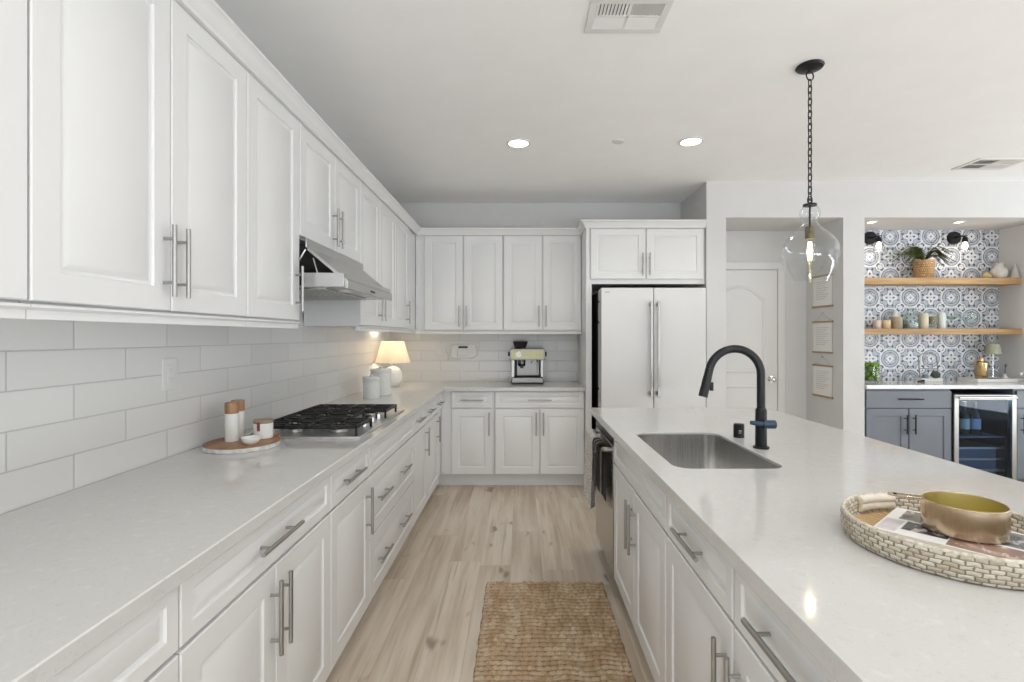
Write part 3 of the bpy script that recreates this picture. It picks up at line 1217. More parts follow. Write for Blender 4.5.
def downlight(x, y, label, z=ZC, rad=.085, power=DL, ci=0):
    r = thing('recessed_light', label, 'ceiling light', (x, y, z), 0, 'recessed ceiling lights')
    build('trim_ring', MB().lathe([(rad, 0), (rad, -.006), (rad - .014, -.008), (rad - .018, -.002), (rad - .018, 0)], (0, 0, 0), 36), M['trim'], r)
    build('lens', MB().lathe([(rad - .017, -.004), (rad * .5, -.005), (.0001, -.005)], (0, 0, 0), 36), M['lens'], r)
    d_ = bpy.data.lights.new('downlight_beam', 'SPOT')
    d_.energy = power
    d_.spot_size = 2.4
    d_.spot_blend = .8
    d_.shadow_soft_size = .06
    d_.color = (1, .96, .90)
    o_ = bpy.data.objects.new('downlight_beam', d_)
    COL.objects.link(o_)
    o_.parent = r
    o_.location = (0, 0, -.03)
    return r


downlight(-.014, 3.55, 'lit round recessed ceiling light left of the pendant, in the kitchen aisle')
downlight(1.20, 3.52, 'lit round recessed ceiling light nearest the pendant chain')
downlight(-.014, .95, 'added unseen recessed ceiling light over the near end of the aisle')  # this and the next: unseen downlights added to lift floor and counters
downlight(1.20, .95, 'added unseen recessed ceiling light over the near end of the island')
r = thing('sprinkler_cover', 'small white flush disc on the ceiling between two recessed lights', 'sprinkler cover', (.69, 3.52, ZC))
build('disc', MB().lathe([(.042, 0), (.042, -.004), (.038, -.006), (.0001, -.006)], (0, 0, 0), 28), M['trim'], r)


def register(x0, x1, y0, y1, label, banks):
    r = thing('ceiling_vent', label, 'air vent', ((x0 + x1) / 2, (y0 + y1) / 2, ZC), 0, 'ceiling air vents')
    hx, hy = (x1 - x0) / 2, (y1 - y0) / 2
    m = MB()
    b = .032
    for q in ((-hx, hx, -hy, -hy + b), (-hx, hx, hy - b, hy), (-hx, -hx + b, -hy + b, hy - b), (hx - b, hx, -hy + b, hy - b)):
        m.box(*q, -.008, 0)
    m.box(-.006, .006, -hy + b, hy - b, -.008, 0)
    m.box(-hx + b, hx - b, -.006, .006, -.008, 0)
    build('frame', m, M['trim'], r, bevel=.002)
    tag(build('duct', box1(-hx + b, hx - b, -hy + b, hy - b, -.0012, 0), M['dark'], r), 'dark sheet for the shade in the duct')  # flat dark sheet stands in for the shaded duct depth
    for (ax, a0, a1, c0, c1, tilt, n_) in banks:
        mb = MB()
        for k in range(n_):
            c = c0 + (c1 - c0) * (k + .5) / n_
            wv = (c1 - c0) / n_ * .5
            poly = [(c - wv, -.0022 - (.005 if tilt < 0 else 0)), (c + wv * .6, -.0022 - (0 if tilt < 0 else .005)), (c + wv * .6 + .001, -.0035 - (0 if tilt < 0 else .005)), (c - wv + .001, -.0035 - (.005 if tilt < 0 else 0))]
            if ax == 'y':
                mb.prism(poly, 'y', a0, a1)
            else:
                mb.prism(poly, 'x', a0, a1)
        build('louvers', mb, M['trim'], r)
    return r


i_, j_ = .170 - .032, .115 - .032
register(.287, .627, 2.025, 2.255, 'white square four-way ceiling vent at the top edge of the photo',
         [('y', -j_, -.006, -i_, -.006, -1, 9), ('y', -j_, -.006, .006, i_, 1, 9),
          ('x', -i_, -.006, .006, j_, 1, 6), ('x', .006, i_, .006, j_, 1, 6)])
register(3.533, 3.942, 3.848, 4.107, 'white ceiling vent near the wall above the bar niche',
         [('y', -.097, -.006, -.172, -.006, -1, 8), ('y', -.097, -.006, .006, .172, 1, 8),
          ('y', .006, .097, -.172, -.006, -1, 8), ('y', .006, .097, .006, .172, 1, 8)])

# ------------------------------------------------------------------ pendant
r = thing('pendant_lamp', 'clear glass pendant lamp hanging on a black chain above the island', 'pendant lamp', (1.47, 2.54, ZC))
m = MB().lathe([(.062, 0), (.066, -.006), (.060, -.014), (.035, -.022), (.012, -.026), (.010, -.034), (.0001, -.034)], (0, 0, 0), 32)
build('ceiling_canopy', m, M['black'], r)
m = MB()


def link(mb, z0, ln, wd, rad, rot):
    pts = []
    n = 16
    for i in range(n):
        t = 2 * PI * i / n
        lx, lz = wd / 2 * math.cos(t), (ln / 2 - wd / 2) * (1 if math.sin(t) > 0 else -1) * (0 if abs(math.sin(t)) < 1e-6 else 1) + wd / 2 * math.sin(t)
        pts.append((lx * math.cos(rot), lx * math.sin(rot), z0 - ln / 2 + lz))
    mb.tube(pts, rad, 6, True)


link(m, -.028, .046, .046, .0035, .3)
z = -.068
k = 0
while z > -.685:
    link(m, z, .040, .018, .0030, .35 + (PI / 2 if k % 2 else 0))
    z -= .032
    k += 1
link(m, -.665, .036, .026, .003, .2)
build('chain', m, M['black'], r)
m = MB().lathe([(.0001, -.694), (.010, -.694), (.012, -.700), (.032, -.703), (.032, -.712), (.0001, -.712)], (0, 0, 0), 28)
m.cyl((0, 0, -.71), (0, 0, -.83), .005)
build('cap', m, M['black'], r)
prof_g = [(.036, -.713), (.038, -.722), (.046, -.735), (.049, -.750), (.046, -.766), (.036, -.778), (.032, -.786), (.034, -.798), (.046, -.818), (.074, -.845),
          (.104, -.875), (.125, -.908), (.1335, -.942), (.131, -.975), (.120, -1.012), (.103, -1.052), (.088, -1.086), (.083, -1.100)]
prof_g2 = [(a - .0025, b_) for a, b_ in prof_g][::-1]
build('glass_globe', MB().lathe(prof_g + prof_g2, (0, 0, 0), 48), M['glass'], r, 60)
m = MB().cyl((0, 0, -.818), (0, 0, -.878), .0215, .0205, n=20)
for k in range(4):
    m.cyl((0, 0, -.828 - .012 * k), (0, 0, -.833 - .012 * k), .023, n=20)
tag(build('socket', m, mat('bronze', (.16, .12, .07), .45, .8, var=.1), r), 'bronze socket')
bo = build('bulb', MB().lathe([(.012, -.878), (.016, -.892), (.025, -.935), (.0265, -.96), (.021, -.99), (.010, -1.006), (.0001, -1.01)], (0, 0, 0), 20), M['glass'], r, 60)
m = MB()
for k in range(4):
    t = k * PI / 2 + .4
    m.tube([(.005 * math.cos(t), .005 * math.sin(t), -.895), (.012 * math.cos(t), .012 * math.sin(t), -.940), (.006 * math.cos(t), .006 * math.sin(t), -.988)], .0040, 6)
build('filament', m, M['bulb'], bo)


def point(name, parent, loc, power, color, size):
    d_ = bpy.data.lights.new(name, 'POINT')
    d_.energy = power
    d_.color = color
    d_.shadow_soft_size = size
    o_ = bpy.data.objects.new(name, d_)
    COL.objects.link(o_)
    o_.parent = parent
    o_.location = loc
    return o_


point('bulb_light', r, (0, 0, -.93), 1.6, (1, .82, .56), .010)

# ------------------------------------------------------------------ left counter things
r = thing('serving_board', 'round wooden serving board with a pale marble rim against the tiles', 'board', (-1.166, 2.098, .914))
tag(build('marble_base', MB().lathe([(.0001, 0), (.143, 0), (.146, .003), (.146, .016), (.143, .018), (.0001, .018)], (0, 0, 0), 48), M['marble'], r), 'pale grey marble rim')
build('wood_top', MB().lathe([(.1435, .0165), (.1435, .0205), (.141, .022), (.0001, .022)], (0, 0, 0), 48), M['walnut'], r)
BZ = .936


def mill(x, y, h, label):
    r = thing('pepper_mill', label, 'mill', (x, y, BZ), 0, 'white mills with copper tops')
    build('body', MB().lathe([(.0001, 0), (.025, 0), (.0258, .002), (.0258, h - .047), (.0001, h - .047)], (0, 0, 0), 28), M['ceramic'], r)
    tag(build('top', MB().lathe([(.0262, h - .046), (.0265, h - .044), (.0265, h - .002), (.0245, h), (.0001, h)], (0, 0, 0), 28), M['copper'], r), 'copper brown cap')
    return r


mill(-1.214, 2.102, .163, 'white mill with a copper brown cap, nearer of the pair on the serving board')
mill(-1.228, 2.172, .163, 'white mill with a copper brown cap, half hidden behind its twin')
r = thing('salt_jar', 'white lidded jar with a red leather tag on the serving board', 'jar', (-1.114, 2.165, BZ))
build('body', MB().lathe([(.0001, 0), (.036, 0), (.0395, .004), (.0395, .066), (.037, .066), (.037, .06), (.0001, .06)], (0, 0, 0), 32), M['ceramic'], r)
tag(build('lid', MB().lathe([(.0001, .064), (.039, .066), (.040, .068), (.040, .078), (.0385, .080), (.0001, .080)], (0, 0, 0), 32),
          wood_mat('grey_brown_wood', (.26, .20, .15), (.38, .31, .25), 'x'), r), 'grey-brown wooden lid')
m = MB().prism([(-.006, -.0415), (.006, -.0415), (.006, -.0385), (-.006, -.0385)], 'z', .036, .072)
tag(build('tag', m, M['leather'], r), 'red-brown leather tag')
m = MB().tube([(.040, .012, .012), (.052, .018, .013), (.058, .022, .020)], [.004, .006, .009], 8)
build('spoon_end', m, M['walnut'], r)
tag(build('pinch_bowl', MB().lathe([(.0001, 0), (.020, 0), (.030, .008), (.036, .022), (.0365, .028), (.034, .027), (.028, .012), (.0001, .005)], (-1.103, 2.045, BZ), 32), M['ceramic']),
    'small white pinch bowl at the front of the serving board', 'bowl')

# wall outlets


def outlet(name, label, loc, rz, w_, gangs):
    r = thing(name, label, 'outlet', loc, rz)
    build('plate', box1(-w_ / 2, w_ / 2, -.006, 0, -.06, .06), M['plastic'], r, bevel=.002)
    for gx in gangs:
        build('receptacle', box1(gx - .017, gx + .017, -.009, -.006, -.034, .034), M['plastic'], r, bevel=.001)
        m = MB()
        for z in (-.018, .018):
            m.box(gx - .008, gx - .005, -.0094, -.009, z - .004, z + .006)
            m.box(gx + .005, gx + .008, -.0094, -.009, z - .003, z + .006)
            m.cyl((gx, -.009, z - .009), (gx, -.0094, z - .009), .0026, n=8)
        tag(build('slots', m, M['ink'], r), 'grey slots')
    return r


outlet('wall_outlet', 'white wall outlet on the tiles above the left countertop', (XL, 1.91, 1.231), RL, .078, (0,))
o2 = outlet('wall_outlet', 'white double outlet plate on the back wall tiles beside the wall phone', (-.80, YB, 1.245), 0, .125, (-.03, .03))
r = thing('plug_adapter', 'small white plug with a short cable in the back wall outlet', 'plug', (-.77, YB - .0095, 1.235))
build('plug', box1(-.02, .012, -.035, 0, -.022, .012), M['plastic'], r, bevel=.003)
m = MB()
m.tube([(.010, -.03, -.005), (.026, -.036, -.02), (.034, -.036, -.05), (.030, -.033, -.075), (.04, -.03, -.10)], .004, 8)
tag(build('cable', m, M['ink'], r), 'grey cable')
r = thing('wall_phone', 'white wall-mounted phone base with a dark display on the back wall', 'phone', (-.585, YB, 1.225))
build('housing', MB().prism([(-.13, -.055), (-.10, -.072), (.10, -.072), (.145, -.04), (.13, .06), (.10, .072), (-.09, .072), (-.12, .055)], 'y', -.038, 0), M['plastic'], r, bevel=.006)
tag(build('display', box1(-.05, .045, -.0395, -.037, .032, .052), M['dark'], r), 'dark display')
build('cradle', box1(-.06, .06, -.046, -.037, -.05, .015), M['plastic'], r, bevel=.005)

# canisters


def canister(x, y, rad, h, label):
    r = thing('canister', label, 'canister', (x, y, .914), 0, 'white ceramic canisters')
    m = MB().lathe([(.0001, 0), (rad - .003, 0), (rad, .004), (rad, h - .028), (rad - .003, h - .026), (.0001, h - .026)], (0, 0, 0), 40)
    build('body', m, M['ceramicm'], r)
    m = MB().lathe([(.0001, h - .026), (rad + .001, h - .024), (rad + .002, h - .004), (rad - .003, h), (.0001, h)], (0, 0, 0), 40)
    build('lid', m, M['ceramicm'], r)
    m = MB().lathe([(.010, h), (.009, h + .006), (.013, h + .012), (.011, h + .018), (.0001, h + .019)], (0, 0, 0), 20)
    build('knob', m, M['ceramicm'], r)
    return r


canister(-1.117, 3.745, .062, .160, 'shorter white lidded canister on the counter beyond the cooktop')
canister(-1.108, 3.97, .080, .205, 'taller white lidded canister in front of the lit lamp')

# table lamp
m_, nt, b, g = base_mat('linen_shade')
nt.nodes.remove(b)
df = g.node('ShaderNodeBsdfDiffuse'); df.inputs[0].default_value = (.82, .76, .66, 1)
tl = g.node('ShaderNodeBsdfTranslucent'); tl.inputs[0].default_value = (.90, .86, .78, 1)
mx = g.node('ShaderNodeMixShader'); mx.inputs[0].default_value = .55
nt.links.new(df.outputs[0], mx.inputs[1]); nt.links.new(tl.outputs[0], mx.inputs[2])
nt.links.new(mx.outputs[0], nt.nodes['Material Output'].inputs[0])
M['shade'] = m_
r = thing('table_lamp', 'lit table lamp with a cream shade and round white base in the corner', 'lamp', (-1.175, 4.60, .914))
build('base', MB().lathe([(.0001, 0), (.045, 0), (.055, .006), (.078, .045), (.086, .092), (.080, .135), (.058, .170), (.025, .187), (.018, .192), (.0001, .192)], (0, 0, 0), 40), M['ceramic'], r)
tag(build('neck', MB().cyl((0, 0, .19), (0, 0, .25), .007), M['gold'], r), 'brass neck')
so = build('lamp_shade', MB().lathe([(.158, .222), (.103, .418), (.101, .418), (.156, .222)], (0, 0, 0), 48), M['shade'], r, 60)
build('bulb', MB().lathe([(.012, .25), (.014, .262), (.027, .295), (.026, .315), (.016, .332), (.0001, .337)], (0, 0, 0), 20), emis('lit_lamp_bulb', (1, .78, .48), 9), r)
point('lamp_light', r, (0, 0, .345), 3.6, (1, .86, .68), .03)

# espresso machine
r = thing('espresso_machine', 'stainless espresso machine with a black bean hopper on the back counter', 'coffee machine', (.067, 4.83, .914))
build('base', MB().box(-.155, .155, 0, .29, .012, .066), M['esteel'], r, bevel=.006)
build('foot', MB().box(-.15, .15, .005, .28, 0, .012), M['black'], r)
tag(build('drip_grid', MB().box(-.13, .13, .004, .125, .066, .071), M['dark'], r), 'dark drip grid')
tag(build('back', box1(-.155, .155, .14, .29, .066, .25), M['black'], r, bevel=.004), 'black rear housing')
build('backplate', box1(-.10, .115, .132, .139, .075, .235), M['esteel'], r)
build('column', MB().box(-.155, -.125, .02, .14, .066, .235).box(.128, .155, .03, .14, .066, .235), M['steel'], r, bevel=.003)
m = MB().prism([(-.165, .235), (.165, .235), (.172, .25), (.172, .325), (.155, .345), (-.155, .345), (-.172, .325), (-.172, .25)], 'y', -.01, .285)
build('head', m, M['esteel'], r, bevel=.004)
tag(build('control_panel', box1(-.15, .15, -.013, -.009, .252, .325), mat('olive_chrome', (.20, .19, .10), .28, 1, var=.05), r), 'polished control panel')
m = MB().cyl((-.085, -.013, .288), (-.085, -.018, .288), .028, n=24)
tag(build('gauge', m, M['ceramic'], r), 'round pressure gauge')
m = MB()
for x in (-.03, .0, .03, .085, .115):
    m.cyl((x, -.013, .288), (x, -.018, .288), .010, n=14)
build('button', m, M['esteel'], r)
tag(build('hopper', MB().lathe([(.050, .345), (.056, .360), (.072, .398), (.074, .410), (.070, .414), (.0001, .414)], (-.068, .12, 0), 28), M['dark'], r), 'dark bean hopper')
build('steam_dial', MB().cyl((.172, .1, .29), (.190, .1, .29), .022, n=18).cyl((-.172, .1, .29), (-.190, .1, .29), .022, n=18), M['black'], r)
m = MB().cyl((-.055, .06, .235), (-.055, .06, .195), .036, n=22)
build('group_head', m, M['esteel'], r)
m = MB().cyl((-.055, .06, .195), (-.055, .06, .172), .038, .032, n=22)
m.tube([(-.055, .03, .184), (-.055, -.02, .182), (-.055, -.085, .176)], [.010, .012, .015], 12)
m.tube([(-.062, .06, .172), (-.068, .06, .152)], .006, 8)
m.tube([(-.048, .06, .172), (-.042, .06, .152)], .006, 8)
tag(build('portafilter', m, M['black'], r), 'black-handled portafilter')
build('steam_wand', MB().tube([(.095, .05, .235), (.097, .04, .20), (.105, .02, .13), (.108, .012, .10)], .006, 10), M['chrome'], r)
build('hot_water_spout', MB().tube([(.045, .06, .235), (.045, .06, .2)], .006, 8), M['chrome'], r)

# ------------------------------------------------------------------ island tray with magazines and pan
r = thing('woven_tray', 'round whitewashed woven tray on the near right of the island', 'tray', (.942, 1.095, .914))
RT = .203
m = MB().lathe([(.0001, 0), (RT - .012, 0), (RT - .004, .004), (RT, .020), (RT + .001, .040), (RT - .001, .054), (RT - .008, .056), (RT - .012, .050), (RT - .013, .016), (RT - .018, .012), (.0001, .012)], (0, 0, 0), 72)
build('basket', m, M['tray'], r, 50)
m = MB()
for z in (.053,):
    m.tube([((RT - .005) * math.cos(2 * PI * i / 72), (RT - .005) * math.sin(2 * PI * i / 72), z) for i in range(72)], .0048, 10, True)
build('rim', m, mat('pale_rattan', (.56, .51, .42), .7, var=.25, vscale=90), r, 60)
m = MB()
m.lathe([(.0001, .0121), (.184, .0121), (.184, .0135), (.0001, .0135)], (0, 0, 0), 48)
tag(build('tray_floor', m, weave_mat('straw', (.50, .33, .15), (.66, .47, .25), (.22, .12, .05), 22, 200), r), 'straw-coloured woven bottom')
a0, a1 = 1.50, 2.05
m = MB()
m.tube([((RT - .014) * math.cos(a0 + (a1 - a0) * i / 10), (RT - .014) * math.sin(a0 + (a1 - a0) * i / 10), .046) for i in range(11)], .0115, 12)
m.tube([((RT - .014) * math.cos(a0 + (a1 - a0) * i / 10), (RT - .014) * math.sin(a0 + (a1 - a0) * i / 10), .030) for i in range(11)], .0115, 12)
tag(build('handle', m, M['cream'], r), 'cream wrapped handle')

ang = math.atan2(-.78, .626)


def magazine(z, t, c, da, label, prints):
    r = thing('magazine', label, 'magazine', (c[0], c[1], z), ang + da, 'magazines in the tray')
    hw, hh = .128, .102
    build('pages', box1(-hw + .002, hw - .002, -hh + .002, hh - .002, .001, t - .001), M['paper'], r)
    m = MB().box(-hw, hw, -hh, hh, 0, .001).box(-hw, hw, -hh, hh, t - .001, t).box(-hw, hw, -hh, -hh + .001, .001, t - .001)
    build('cover', m, M['paper'], r)
    for (xa, xb, ya, yb, mm) in prints:
        build('cover_picture', box1(xa, xb, ya, yb, t, t + .0002), mm, r)
    return r




def photo(name, c0, c1, c2, sc=26):
    m, nt, b, g = base_mat(name)
    x, y, z = g.coords()
    n = g.noise(g.vec(x, y, z), sc, 3)
    q = g.noise(g.vec(x * 1.7, y * .8, z + 3), sc * 1.6, 2)
    c = g.mix(n.ss(.42, .55), c0, c1)
    c = g.mix(q.ss(.58, .66), c, c2)
    nt.links.new(c, b.inputs['Base Color'])
    b.inputs['Roughness'].default_value = .3
    return m


p_dark = photo('print_black', (.018, .018, .02), (.06, .055, .06), (.45, .40, .38))
p_brown = photo('print_taupe', (.10, .085, .075), (.22, .19, .16), (.50, .43, .35))
p_pink = photo('print_rose', (.42, .30, .26), (.24, .13, .10), (.55, .48, .45))
p_grey = photo('print_grey', (.20, .20, .20), (.07, .07, .07), (.5, .5, .5))
p_lil = photo('print_lilac', (.62, .57, .58), (.55, .50, .52), (.70, .67, .66))
magazine(.9275, .010, (.948, 1.075), 0, 'lower pale magazine under another in the woven tray', [(-.12, .12, -.09, .09, p_grey)])
magazine(.9380, .011, (.944, 1.083), .03, 'magazine with dark and rose cover pictures under the brass pan', [
    (-.105, -.010, .012, .092, p_brown), (-.085, -.005, -.062, .004, p_dark), (-.003, .122, -.096, -.022, p_pink), (.0, .122, -.010, .092, p_grey), (-.124, -.090, -.09, .0, p_lil)])

r = thing('brass_pan', 'shallow brass pan with a flat handle resting on a magazine', 'pan', (.968, 1.092, .9495))
RP = .074
build('bowl', MB().lathe([(.0001, 0), (RP - .003, 0), (RP, .003), (RP, .064), (RP - .0015, .0655), (RP - .003, .064)], (0, 0, 0), 56), M['brass'], r)
tag(build('inside', MB().lathe([(RP - .003, .064), (RP - .004, .006), (RP - .008, .003), (.0001, .003)], (0, 0, 0), 56), M['brassin'], r), 'yellow-green brass interior')
m = MB()
m.M = Matrix.Rotation(math.radians(152), 4, 'Z')
m.box(RP - .002, RP + .052, -.010, .010, .0605, .0645)
m.cyl((RP + .052, 0, .0605), (RP + .052, 0, .0645), .010, n=16)
build('handle', m, M['brass'], r, bevel=.001)

# ------------------------------------------------------------------ hall prints


def scroll(z0, z1, label, hook=True):
    r = thing('hanging_print', label, 'print', (2.862, 4.73, z0), -PI / 2, 'hanging prints on the hall wall')
    hw, h = .158, z1 - z0
    build('paper', box1(-hw + .012, hw - .012, -.007, -.005, .004, h - .004), M['paper'], r)
    m = MB()
    for k in range(9):
        zz = h * (.80 - .07 * k)
        m.box(-.10, .10 - .03 * ((k * 7) % 3), -.0074, -.007, zz, zz + .006)
    tag(build('text_lines', m, M['ink'], r), 'faint grey lines of print')
    for zz in (0, h):
        build('rod', box1(-hw, hw, -.014, 0, zz - .008, zz + .008), M['rod'], r, bevel=.002)
    m = MB().tube([(-hw + .03, -.006, h + .008), (0, -.004, h + .085), (hw - .03, -.006, h + .008)], .0018, 6)
    build('string', m, M['ink'], r)
    build('nail', MB().cyl((0, 0, h + .085), (0, -.012, h + .085), .004, n=10), M['steel'], r)
    return r


scroll(1.66, 1.95, 'topmost of three hanging paper prints on the hall wall, behind the pendant')
scroll(1.226, 1.514, 'middle of three hanging paper prints on the hall wall')
scroll(.812, 1.100, 'lowest of three hanging paper prints on the hall wall')

# ------------------------------------------------------------------ bar niche
NZ = .948


def bar_cab(x0, x1, fronts, label):
    fr = [(k, a - x0, b - x0, c, d_, [(o_, hx - x0, hz, ln) for o_, hx, hz, ln in hs]) for k, a, b, c, d_, hs in fronts]
    return cabinet('bar_cabinet', label, (x0, 4.45, 0), 0, x1 - x0, NB - 4.45 - .002, .10, .912, fr, toe=1, group='grey bar cabinets', mtl='grey', hm='black', front_fn=bar_front)


bar_cab(3.052, 3.824, [('drawer', 3.066, 3.818, .745, .892, [('h', 3.44, .822, .22)]),
                       ('door', 3.066, 3.438, .11, .736, [('v', 3.405, .60, .17)]), ('door', 3.446, 3.818, .11, .736, [('v', 3.48, .60, .17)])],
        'blue-grey two-door bar cabinet left of the beverage cooler')
bar_cab(4.382, 4.735, [('drawer', 4.40, 4.73, .745, .892, []), ('door', 4.40, 4.73, .11, .736, [('v', 4.435, .60, .17)])],
        'blue-grey bar cabinet right of the beverage cooler, cut by the photo edge')
tag(build('bar_countertop', box1(3.051, NR - .001, 4.408, NB - .001, .913, NZ), M['quartz'], bevel=.002), 'white quartz top of the blue-grey bar', 'countertop')

r = thing('beverage_cooler', 'stainless-framed glass-door beverage cooler under the bar counter', 'beverage cooler', (3.828, 4.41, 0))
CW = .55
m = MB()
m.box(0, .02, .05, .53, .02, .865); m.box(CW - .02, CW, .05, .53, .02, .865); m.box(.02, CW - .02, .05, .53, .845, .865); m.box(.02, CW - .02, .05, .53, .02, .08)
m.box(.02, CW - .02, .51, .53, .08, .845)
tag(build('case', m, mat('cooler_black', (.012, .016, .024), .4, var=.1), r), 'black cooler case')
m = MB()
m.box(0, .040, 0, .045, .03, .862); m.box(CW - .040, CW, 0, .045, .03, .862); m.box(.04, CW - .04, 0, .045, .815, .862); m.box(.04, CW - .04, 0, .045, .03, .08)
dr = build('door_frame', m, M['steel'], r, bevel=.003)
build('glass_pane', box1(.038, CW - .038, .018, .024, .078, .818), M['glassd'], dr)
m = MB().cyl((.015, -.030, .838), (CW - .03, -.030, .838), .010, n=14)
for x in (.03, CW - .045):
    m.cyl((x, 0, .838), (x, -.030, .838), .009, n=12)
build('handle', m, M['chrome'], dr)
sm = mat('cooler_shelf', (.10, .14, .20), .4, .3, var=.1)
for z in (.478, .375, .275, .175):
    m = MB()
    if z == .478:
        for k in range(16):
            m.box(.03 + k * .031, .036 + k * .031, .09, .5, z - .008, z - .002)
        m.box(.022, CW - .022, .085, .092, z - .012, z)
        m.box(.022, CW - .022, .495, .5, z - .012, z)
    else:
        m.box(.022, CW - .022, .085, .10, z - .012, z + .006)
        m.box(.022, CW - .022, .10, .5, z - .010, z - .004)
    build('shelf', m, M['steel'] if z != .478 else sm, r)
for z in (.376, .276, .176):
    build('shelf_front', box1(.03, CW - .09, .10, .104, z - .095, z - .018), mat('blue_shelf_front', (.06, .085, .13), .5, var=.1), r)
point('cooler_fill', r, (CW / 2, .20, .80), .35, (.72, .86, 1), .04)  # added point lamp, lifts the dark interior so the bottles show
bl = mat('bottle_dark', (.015, .03, .03), .12, var=.1)


def wine(x, y, z, label, lab, lying=False):
    r = thing('wine_bottle', label, 'bottle', (x, y, z), 0, 'bottles in the beverage cooler')
    P = [(.0001, 0), (.036, 0), (.038, .004), (.038, .17), (.034, .19), (.016, .215), (.0145, .225), (.0145, .285), (.016, .287), (.016, .297), (.0001, .297)]
    build('glass', MB().lathe(P, (0, 0, 0), 24), bl, r)
    if lab:
        build('label', MB().lathe([(.0384, .05), (.0386, .052), (.0386, .142), (.0384, .144)], (0, 0, 0), 24), lab, r)
    build('cork_cap', MB().lathe([(.0150, .255), (.0165, .258), (.0165, .299), (.0001, .2995)], (0, 0, 0), 16), M['gold'] if lab else M['steel'], r)
    return r


wine(4.085, 4.60, .478, 'wine bottle with a pale green label standing in the cooler', mat('green_label', (.50, .60, .56), .6, var=.05))
wine(4.185, 4.60, .478, 'wine bottle with a pale blue label standing in the cooler', mat('blue_label', (.34, .46, .62), .6, var=.05))

# floating shelves
for z0, z1, lab in ((1.872, 1.931, 'upper oak floating shelf in the tiled niche, under the wall lamps'), (1.396, 1.450, 'lower oak floating shelf holding jars and glasses')):
    tag(build('floating_shelf', box1(3.051, NR - .001, 4.72, NB - .001, z0, z1), M['oak'], bevel=.002), lab, 'shelf', 'oak floating shelves')

downlight(3.23, 4.60, 'small recessed light in the niche ceiling, above the fern', HC, .05, 5)
downlight(4.03, 4.60, 'small recessed light in the niche ceiling, right of the fern', HC, .05, 5)


def sconce(x, label):
    r = thing('wall_sconce', label, 'wall lamp', (x, NB, 2.350), 0, 'black wall lamps in the niche')
    build('backplate', MB().cyl((0, 0, 0), (0, -.022, 0), .066, .060, n=32), M['black'], r)
    m = MB().tube([(0, -.02, 0), (.0, -.10, .0), (.0, -.125, -.008), (0, -.13, -.03)], .009, 10)
    m.cyl((0, -.13, -.02), (0, -.13, -.062), .020, .026, n=20)
    m.cyl((-.035, -.11, .0), (.035, -.11, .0), .006, n=8)
    build('arm', m, M['black'], r)
    build('glass_shade', MB().lathe([(.026, -.06), (.040, -.085), (.046, -.115), (.048, -.15), (.0465, -.15), (.0445, -.115), (.0385, -.085), (.0245, -.06)], (0, -.13, 0), 24), M['glass'], r, 60)
    build('bulb', MB().lathe([(.010, -.062), (.021, -.085), (.024, -.105), (.018, -.125), (.0001, -.132)], (0, -.13, 0), 16), emis('lit_sconce_bulb', (1, .84, .66), 3.5), r)
    point('sconce_light', r, (0, -.13, -.150), .42, (1, .80, .62), .03)
    return r


sconce(3.455, 'black wall lamp at the left edge of the niche, half hidden by the pier')
sconce(4.285, 'black wall lamp with a glass shade, right of the fern')

# fern
r = thing('potted_fern', 'bushy fern in a square tan wicker basket on the upper shelf', 'plant', (3.90, 4.835, 1.931))
build('basket', MB().lathe([(.0001, 0), (.074, 0), (.077, .004), (.086, .172), (.085, .178), (.079, .176), (.074, .02), (.0001, .016)], (0, 0, 0), 32), M['wicker'], r)
m = MB()
random.seed(4)


def frond(mb, ang_, ln, rise, droop, nleaf=15, wl=.03):
    pts = []
    for i in range(nleaf + 1):
        t = i / nleaf
        h = ln * t
        pts.append(Vector((math.cos(ang_) * h, math.sin(ang_) * h * .55, .17 + rise * math.sin(min(1, t * 1.25) * PI * .62) - droop * t * t)))
    mb.tube(pts, .0018, 5)
    for i in range(2, nleaf):
        t = i / nleaf
        d_ = (pts[i + 1] - pts[i - 1]).normalized()
        sd_ = d_.cross(Vector((0, 0, 1))).normalized()
        L = wl * (1.0 - .75 * t) + .006
        for s in (-1, 1):
            tip = pts[i] + sd_ * s * L + d_ * L * .45 + Vector((0, 0, -.004))
            w2 = d_ * .008
            mb.add([pts[i] - w2, pts[i] + w2, tip + Vector((0, 0, .001)), pts[i] + Vector((0, 0, -.002))], [(0, 1, 2), (0, 2, 3), (1, 3, 2)])


for k in range(38):
    a_ = PI + random.uniform(-.9, .9) if k % 2 else random.uniform(-.9, .9)
    a_ = a_ if math.sin(a_) < .35 else -a_
    frond(m, a_, random.uniform(.20, .34) * (1.0 if k % 2 else .85), random.uniform(.08, .17), random.uniform(.05, .15), 18, .044)
frond(m, .35, .24, .17, -.12, 14, .012)
frond(m, .2, .20, .10, -.10, 14, .012)
build('foliage', m, M['leaf'], r, 0)

# upper shelf, right end
S1, S2 = 1.931, 1.450
tag(build('gourd', MB().lathe([(.0001, 0), (.022, 0), (.034, .012), (.036, .030), (.026, .046), (.010, .056), (.006, .066), (.0001, .067)], (4.478, 4.80, S1), 22), mat('amber_gourd', (.45, .36, .16), .5, var=.2)),
    'small amber gourd on the upper shelf', 'gourd')
r = thing('ceramic_jug', 'pale round ceramic jug near the right end of the upper shelf', 'jug', (4.594, 4.80, S1))
M['bone'] = mat('bone_ceramic', (.55, .52, .47), .45, var=.08)
build('body', MB().lathe([(.0001, 0), (.040, 0), (.060, .022), (.066, .055), (.058, .088), (.036, .112), (.030, .130), (.035, .146), (.032, .146), (.027, .13), (.0001, .11)], (0, 0, 0), 28), M['bone'], r)
build('handle', MB().tube([(0, .032, .135), (0, .06, .14), (0, .076, .11), (0, .063, .075)], .006, 8), M['bone'], r)
